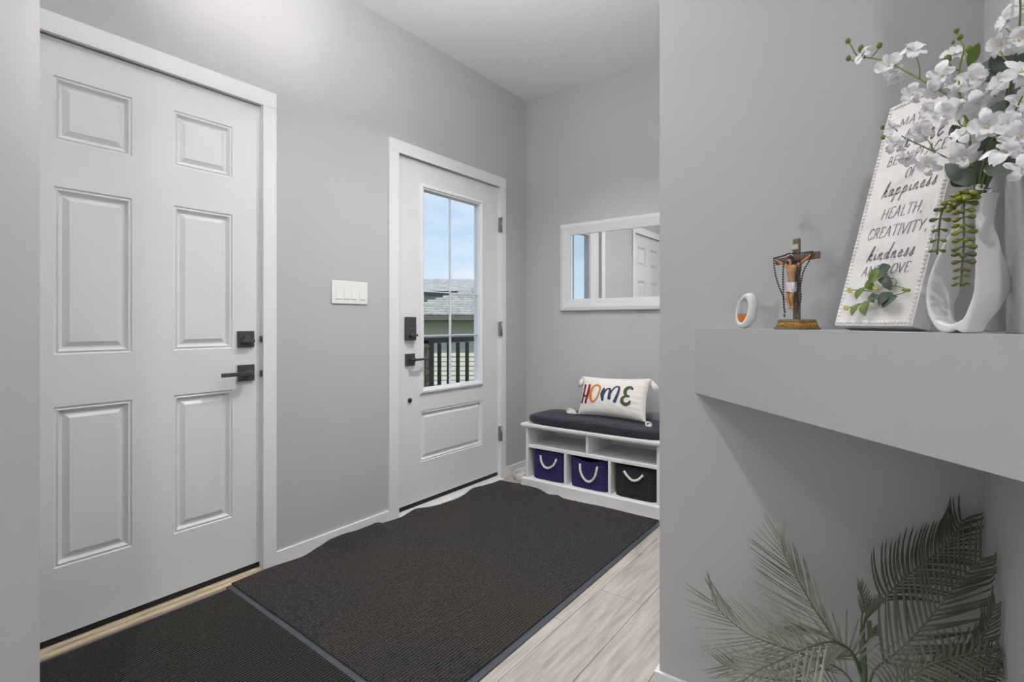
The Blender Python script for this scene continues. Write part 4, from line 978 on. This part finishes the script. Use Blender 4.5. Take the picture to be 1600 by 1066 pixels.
for (bu,bv,tu,tv,wd,s,mt) in ((1578,118,1536,98,.022,1.055,'leaf_d'),(1575,90,1545,112,.016,1.05,'leaf_d'),(1592,180,1545,168,.018,1.03,'leaf_d'),(1598,205,1558,208,.020,1.02,'leaf_d'),(1560,160,1528,168,.016,1.05,'leaf_d'),
      (1514,104,1530,66,.0075,1.03,'leaf_l'),(1518,290,1476,256,.013,1.03,'leaf_d'),(1524,286,1497,262,.024,1.055,'leaf_d'),(1538,262,1602,262,.016,1.02,'leaf_d'),(1548,240,1530,215,.014,1.05,'leaf_d'),(1500,222,1488,195,.010,1.05,'leaf_d'),
      (1590,110,1600,82,.010,1.0,'leaf_d'),(1536,250,1572,226,.016,1.05,'leaf_d'),(1540,290,1520,250,.016,1.07,'leaf_d'),(1596,140,1570,150,.013,1.03,'leaf_d')):
    q = MB(); a, c_ = W(on_diag(bu,bv,s)), W(on_diag(tu,tv,s-.012)); leafmesh(q, a, c_, wd, (Cv-on_diag(bu,bv,s)).normalized()+Vector((0,0,.3)), cup=.15, fold=.15, n=8)
    o = q.build('leaf', M[mt], oc, world=False)
# trailing succulents
def succ(pts, n, s, name, bead_r, red=()):
    P = catmull([W(on_diag(u, v, s)) for u, v in pts], 10); 
    q = MB(); q.tube(P, .0012, 6); tr = q.build('trailing_stem', M['stem_d'], oc, world=False)
    cum = [0]
    for a, c in zip(P, P[1:]): cum.append(cum[-1]+(c-a).length)
    vd = (Cv-on_diag(*pts[0], s)).normalized(); rt = Vector((0,0,1)).cross(vd).normalized()
    for k in range(n):
        t = cum[-1]*(k+.5)/n; i = max(j for j in range(len(cum)) if cum[j] <= t); i = min(i, len(P)-2)
        p = P[i].lerp(P[i+1], (t-cum[i])/max(1e-6, cum[i+1]-cum[i]))
        for sd in (-1, 1, 0):
            if sd == 0 and k % 2: continue
            rr_ = R_.uniform(-.25, .25); sc_ = (1 if k < n-3 else .75)*bead_r*R_.uniform(.9,1.1)
            if sd in (-1, 1): d = (rt*sd+vd*R_.uniform(-.2,.6)+Vector((0,0,-.22+rr_))).normalized()
            elif sd == 0: d = (vd+rt*R_.uniform(-.7,.7)+Vector((0,0,-.3))).normalized()
            else: d = (vd*.6-rt*R_.uniform(-.9,.9)+Vector((0,0,.1))).normalized()
            q = MB(); L = sc_*(4.2 if sd else 2.8)
            q.tube([p, p+d*L*.22, p+d*L*.42, p+d*L*.62, p+d*L*.80, p+d*L*.94, p+d*L], [sc_*.25, sc_*.34, sc_*.68, sc_*.98, sc_*1.0, sc_*.62, sc_*.10], 8)
            q.build('bean_leaf', M['succ_r'] if k in red else M['succ'], tr, world=False)
succ([(1517,300),(1508,312),(1506,330),(1506,380),(1503,420),(1501,448)], 13, 1.004, 'a', .0034, (9,10))
succ([(1512,303),(1490,312),(1478,321),(1470,336),(1467,365),(1464,398)], 7, 1.008, 'b', .0034)
for (u, v) in ((1490,306),(1499,303),(1508,300),(1502,309),(1493,313),(1515,308),(1486,318),(1519,300),(1484,327)):
    q = MB(); p = W(on_diag(u, v, 1.0)); a = R_.uniform(0, 6.28); d = Vector((math.cos(a)*.7, math.sin(a)*.3-.3, -.3)).normalized()
    q.tube([p-d*.006, p, p+d*.006, p+d*.009], [.001,.0036,.0034,.0008], 8); q.build('bean_leaf', M['succ'], oc, world=False)

# ------------------------------------------------------------------ potted palm under the shelf
pc = Vector((-.058, 1.235, 0))
pp = empty('potted_palm', pc, 0); tag(pp, 'grey-green artificial palm with arching feathery fronds on the floor under the corner shelf', 'plant')
q = MB(); q.lathe([(.0,0),(.085,0),(.088,.01),(.105,.15),(.108,.16),(.108,.172),(.098,.172),(.096,.150),(.0,.150)], pc, 32); q.build('pot', M['pot'], pp)
q = MB(); q.lathe([(.0,.148),(.094,.149),(.094,.152),(.05,.156),(.0,.157)], pc, 24); q.build('soil', M['soil'], pp)
PK = 1.03
def frond(pts, lenL, lenR, nL, width, m, angL=48, angR=48, droop=(.0,.0), start=.12, side_tilt=.25, name='frond', tipf=.55, bendL=0, bendR=0, pt_n=8):
    """pts: rachis as (u, v, depth); lenL / lenR: leaflet length on either side in metres"""
    P = catmull([at(u, v, k) for u, v, k in pts], pt_n); cum = [0]
    for a, c in zip(P, P[1:]): cum.append(cum[-1]+(c-a).length)
    T = cum[-1]; q = MB(); n_ = len(P)
    q.tube(P, [.0026-(.0019)*i/(n_-1) for i in range(n_)], 6)
    fr_ = q.build('frond', M['palm_s'], pp); ABS[fr_.name] = ABS[pp.name]
    q = MB()
    for i in range(nL):
        f = start+(1-start)*(i+.5)/nL
        t = T*f; j = min(max(x for x in range(len(cum)) if cum[x] <= t), n_-2)
        p = P[j].lerp(P[j+1], (t-cum[j])/max(1e-6, cum[j+1]-cum[j])); tg = (P[min(j+2,n_-1)]-P[max(j-1,0)]).normalized()
        vd = (Cv-p).normalized(); sd = vd.cross(tg).normalized()*1.0       # left-hand side of the growth direction seen from the camera
        for sg_, LL, an, bd in ((1, lenL, angL, bendL), (-1, lenR, angR, bendR)):
            if not LL: continue
            env = (math.sin(math.pi*min(1, (.22+.78*f)*.93)))**.5 if f < .6 else (1-(f-.6)/.4*(1-tipf))*math.sin(math.pi*.68*.93)**.5
            L = LL*env*R_.uniform(.9,1.06); a_ = rad(an*(1-.45*f)+R_.uniform(-4,4))
            d0 = (tg*math.cos(a_)+sd*sg_*math.sin(a_)+vd*side_tilt*R_.uniform(-.2,.5)).normalized()
            W_ = width*R_.uniform(.85,1.1)*(.7+.3*env); pts_ = []; nn = 6
            for s in range(nn+1):
                x = s/nn
                pos = p+d0*L*x+Vector((0,0,-1))*(droop[0 if sg_ == 1 else 1]*L*x*x)+tg*(bd*L*x*x)
                pts_.append(pos)
            vs_2 = []
            for s in range(nn+1):
                x = s/nn; td = (pts_[min(s+1,nn)]-pts_[max(s-1,0)]).normalized(); wv_ = td.cross(vd).normalized(); nr = wv_.cross(td)
                ww = W_*(.35+.65*math.sin(math.pi*min(1,x*1.15+.12))) if x < .75 else W_*(1-(x-.75)/.25*.96)*.82
                ww *= .58
                vs_2 += [pts_[s]-wv_*ww, pts_[s]+nr*ww*.45, pts_[s]+wv_*ww]
            for v_ in vs_2: v_.x = min(v_.x, XN-.004); v_.y = min(v_.y, YN-.004)
            q.add(vs_2, [(s*3+c, s*3+c+1, s*3+c+4, s*3+c+3) for s in range(nn) for c in range(2)], 0, True)
    lo = q.build('leaflet', M[m], fr_); lo['kind'] = 'stuff'
    return fr_
PCu = (1350, 1180)
q = MB(); q.tube(catmull([pc+Vector((0,0,.15)), pc+Vector((-.004,.004,.26)), at(1350,1066,1.045), at(1348,1010,1.045), at(1347,985,1.045)], 6), [.006]*20+[.0045]*5, 8); q.build('trunk', M['palm_s'], pp)
# upper left frond
frond([(1348,1064,1.045),(1330,1018,1.06),(1307,1000,1.08),(1275,955,1.11),(1245,903,1.13),(1226,868,1.15),(1220,838,1.16)], .125, .088, 25, .0030, 'palm_p', 44, 30, (.06,-.04), start=.20, bendL=.16, bendR=.20, tipf=.5)
# left frond
frond([(1350,1100,1.04),(1320,1052,1.06),(1280,1032,1.08),(1232,1015,1.10),(1190,1000,1.13),(1160,985,1.15),(1128,958,1.17),(1112,938,1.18)], .125, .12, 26, .0032, 'palm_p', 46, 50, (.08,.05), start=.14, bendL=.18, bendR=.14, tipf=.55)
# arching lower left frond with hanging leaflets
frond([(1346,1050,1.03),(1330,1018,1.0),(1305,1004,.98),(1280,1006,.97),(1245,1018,.97),(1210,1036,.98),(1178,1052,.99),(1140,1082,1.0)], .13, .085, 24, .0038, 'palm_p', 62, 50, (.15,.0), start=.10, tipf=.7)
# more fronds low left
frond([(1350,1110,1.02),(1310,1085,1.02),(1260,1066,1.04),(1210,1062,1.06),(1165,1052,1.08),(1130,1040,1.1)], .10, .12, 22, .0034, 'palm_p', 46, 46, (.05,.05), start=.15)
frond([(1350,1060,1.05),(1342,1035,1.06),(1325,1020,1.07),(1290,990,1.10),(1258,982,1.13),(1232,978,1.15)], .10, .0, 14, .0030, 'palm_p', 30, 40, (0,.0), start=.4)
# upper right frond
frond([(1350,1060,1.05),(1350,1000,1.06),(1352,970,1.07),(1372,948,1.08),(1400,916,1.09),(1434,887,1.09),(1467,862,1.09),(1486,842,1.09),(1504,812,1.08)], .078, .120, 25, .0046, 'palm', 78, 44, (.10,.16), start=.40, bendL=.62, bendR=-.05, tipf=.6)
# right frond
frond([(1352,1110,1.0),(1364,1052,1.0),(1392,1027,.99),(1424,998,.98),(1454,965,.97),(1486,924,.96),(1510,897,.945),(1536,872,.93)], .128, .110, 22, .0046, 'palm', 58, 44, (.02,.0), start=.26, bendL=.16, bendR=.15, tipf=.62)
# short right frond by the side wall
frond([(1352,1110,1.0),(1400,1085,.97),(1455,1060,.94),(1500,1030,.91),(1530,1003,.90),(1545,975,.89),(1556,945,.88)], .060, .085, 24, .0032, 'palm', 38, 40, (0,.05), start=.35, bendL=.25, bendR=.15)
# arching lower right fronds
frond([(1352,1120,.98),(1400,1080,.94),(1440,1045,.91),(1480,1030,.89),(1520,1022,.875),(1555,1020,.865),(1590,1035,.85)], .075, .09, 24, .0042, 'palm', 62, 55, (-.10,.45), start=.22, bendL=-.5, bendR=.1)
frond([(1352,1130,1.0),(1430,1090,.95),(1500,1072,.92),(1550,1048,.89),(1590,1030,.87)], .08, .08, 22, .0034, 'palm', 50, 50, (-.05,.2), start=.25)
# young centre shoots
for pts in ([(1348,1010,1.045),(1346,970,1.04),(1350,940,1.04),(1345,912,1.04)], [(1348,990,1.045),(1352,965,1.03),(1362,948,1.02),(1375,938,1.01)], [(1347,1010,1.045),(1356,1000,1.04),(1362,985,1.04)]):
    frond(pts, .035, .035, 8, .0026, 'palm', 34, 34, start=.5)

# ------------------------------------------------------------------ outside the glazed door
q = MB(); q.box((-60,-30,-1.75),(30,70,-1.6)); struct(q.build('lawn', M['grass']), 'green lawn outside')
dk = struct(empty('deck', (-3.0, 3.2, -.25)), 'entry deck outside the glazed door')
for i in range(11):
    q = MB(); xa = -2.45-i*.115; q.box((xa-.11, .6, -.09), (xa, 6.2, -.06)); q.build('deck_board', M['deck'], dk)
q = MB()
for y in (.7, 3.3, 6.0): q.box((-3.60,y-.05,-1.6),(-3.5,y+.05,-.09)); q.box((-2.6,y-.05,-1.6),(-2.5,y+.05,-.09))
q.build('deck_post', M['deck'], dk)
rl = empty('deck_railing', (-3.5, 4.4, -.06)); tag(rl, 'black metal deck railing with upright balusters outside the glazed door', 'railing')
q = MB(); q.box((-3.53, 3.37, .905), (-3.47, 6.0, .955)); q.build('top_rail', M['rail'], rl)
q = MB(); q.box((-3.52, 3.37, .02), (-3.48, 6.0, .06)); q.build('bottom_rail', M['rail'], rl)
q = MB(); q.box((-3.54, 3.37, -.06), (-3.46, 3.43, .93)); q.build('post', M['rail'], rl)
for y in (3.540,3.668,3.798,3.935,4.085,4.22,4.35,4.48,4.61,4.74,4.87,5.0,5.13,5.26,5.39,5.52,5.65,5.78,5.91):
    q = MB(); q.box((-3.514, y-.013, .05), (-3.486, y+.013, .90)); q.build('baluster', M['rail'], rl)
sc_ = empty('stone_pillar', (-3.5, 3.27, -1.6)); tag(sc_, 'tan stone-clad pillar at the end of the deck railing', 'pillar')
q = MB(); q.box((-3.60,3.19,-1.6),(-3.45,3.34,.90)); q.build('pillar_core', M['stone'], sc_)
z = -.1; kk = 0
while z < .88:
    hh = R_.choice((.06,.08,.1)); hh = min(hh, .90-z)
    for ya, yb in (((3.18,3.265),(3.27,3.352)) if kk % 2 else ((3.18,3.30),(3.305,3.352))):
        q = MB(); q.box((-3.61, ya, z), (-3.435-R_.uniform(0,.008), yb, z+hh-.006)); q.build('stone', M['stone'], sc_, bevel=.006)
    z += hh; kk += 1
# nearer house
A = Vector((.77,.638,0)); Bv = Vector((-.638,.77,0))
cor = Vector((-9.15, 7.53, 0))
hs = empty('house', cor+Vector((0,0,-1.6))); tag(hs, 'neighbouring house with grey shingled roof and pale siding seen through the door glass', 'house')
def hp(a, c, z): return cor+A*a+Bv*c+Vector((0,0,z))
def hbox(q, a0, a1, c0, c1, z0, z1, mat=0):
    q.add([hp(a0,c0,z0),hp(a1,c0,z0),hp(a1,c1,z0),hp(a0,c1,z0),hp(a0,c0,z1),hp(a1,c0,z1),hp(a1,c1,z1),hp(a0,c1,z1)], [(0,3,2,1),(4,5,6,7),(0,1,5,4),(1,2,6,5),(2,3,7,6),(3,0,4,7)], mat)
q = MB(); hbox(q, .45, 9, .45, 7, -1.6, 1.2); q.build('wall', M['siding'], hs)
z = -1.2
while z < 1.15:
    q = MB(); q.add([hp(.40,.45-.022,z),hp(9,.45-.022,z),hp(9,.45-.004,z+.108),hp(.40,.45-.004,z+.108),hp(.40,.45,z),hp(9,.45,z)], [(0,1,2,3),(0,4,5,1)]); q.build('siding_board', M['siding'], hs); z += .108
q = MB(); hbox(q, -.02, 9.4, -.02, .06, 1.145, 1.275); hbox(q, -.02, .06, -.02, 7.4, 1.145, 1.275); q.build('gutter', M['fascia'], hs, bevel=.01)
q = MB(); hbox(q, 0, 9.4, .0, .5, 1.13, 1.15); q.build('soffit', M['fascia'], hs)
pt_ = .36
q = MB(); z0r = 1.27
roofc = [hp(-.03,-.03,z0r),hp(9.4,-.03,z0r),hp(9.4,3.7,z0r+pt_*3.7),hp(3.7,3.7,z0r+pt_*3.7),hp(-.03,7.4,z0r)]
q.add(roofc, [(0,1,2,3),(0,3,4)]); rfo = q.build('roof', M['shingle'], hs); ABS[rfo.name] = ABS[hs.name]
rw = .17; row = 0; cnt = 0
while row*rw < 3.6:
    c0 = row*rw; a = c0+(.0 if row % 2 else -.15); a = max(a, c0)
    while a < 5.2 and cnt < 290:
        a1 = min(a+R_.uniform(.34,.46), 5.4)
        q = MB(); zz0, zz1 = z0r+pt_*c0, z0r+pt_*(c0+rw)
        q.add([hp(a+.008,c0-.02,zz0+.004),hp(a1-.008,c0-.02,zz0+.004),hp(a1-.008,c0+rw,zz1+.012),hp(a+.008,c0+rw,zz1+.012),hp(a+.008,c0-.02,zz0+.028),hp(a1-.008,c0-.02,zz0+.028)], [(0,1,5,4),(4,5,2,3)])
        q.build('shingle', M['shingle'], rfo); cnt += 1
        a = a1
    row += 1
# farther house
cor = Vector((-17.6, 15.6, 0)); 
h2 = empty('house', cor+Vector((0,0,-1.6))); tag(h2, 'farther house with low grey roof rising behind the shingled roof', 'house')
q = MB(); hbox(q, -2.6, 8.5, .5, 7, -1.6, 2.35); w2 = q.build('wall', M['stucco'], h2); ABS[w2.name] = ABS[h2.name]
q = MB(); hbox(q, -3.0, 9, .1, 7.4, 2.33, 2.50); q.build('fascia_board', M['fascia'], h2)
q = MB(); q.add([hp(-3.1,0,2.50),hp(9.1,0,2.50),hp(7.5,2.5,3.25),hp(-.4,2.5,3.25),hp(9.1,7.5,2.5),hp(-3.1,7.5,2.5)], [(0,1,2,3),(0,3,5),(1,4,2),(3,2,4,5)]); q.build('roof', M['roof_grey'], h2)
for a in (-1.9, .1):
    q = MB(); hbox(q, a, a+1.3, .46, .5, 1.15, 2.05); q.build('window', M['pane_dark'], h2)
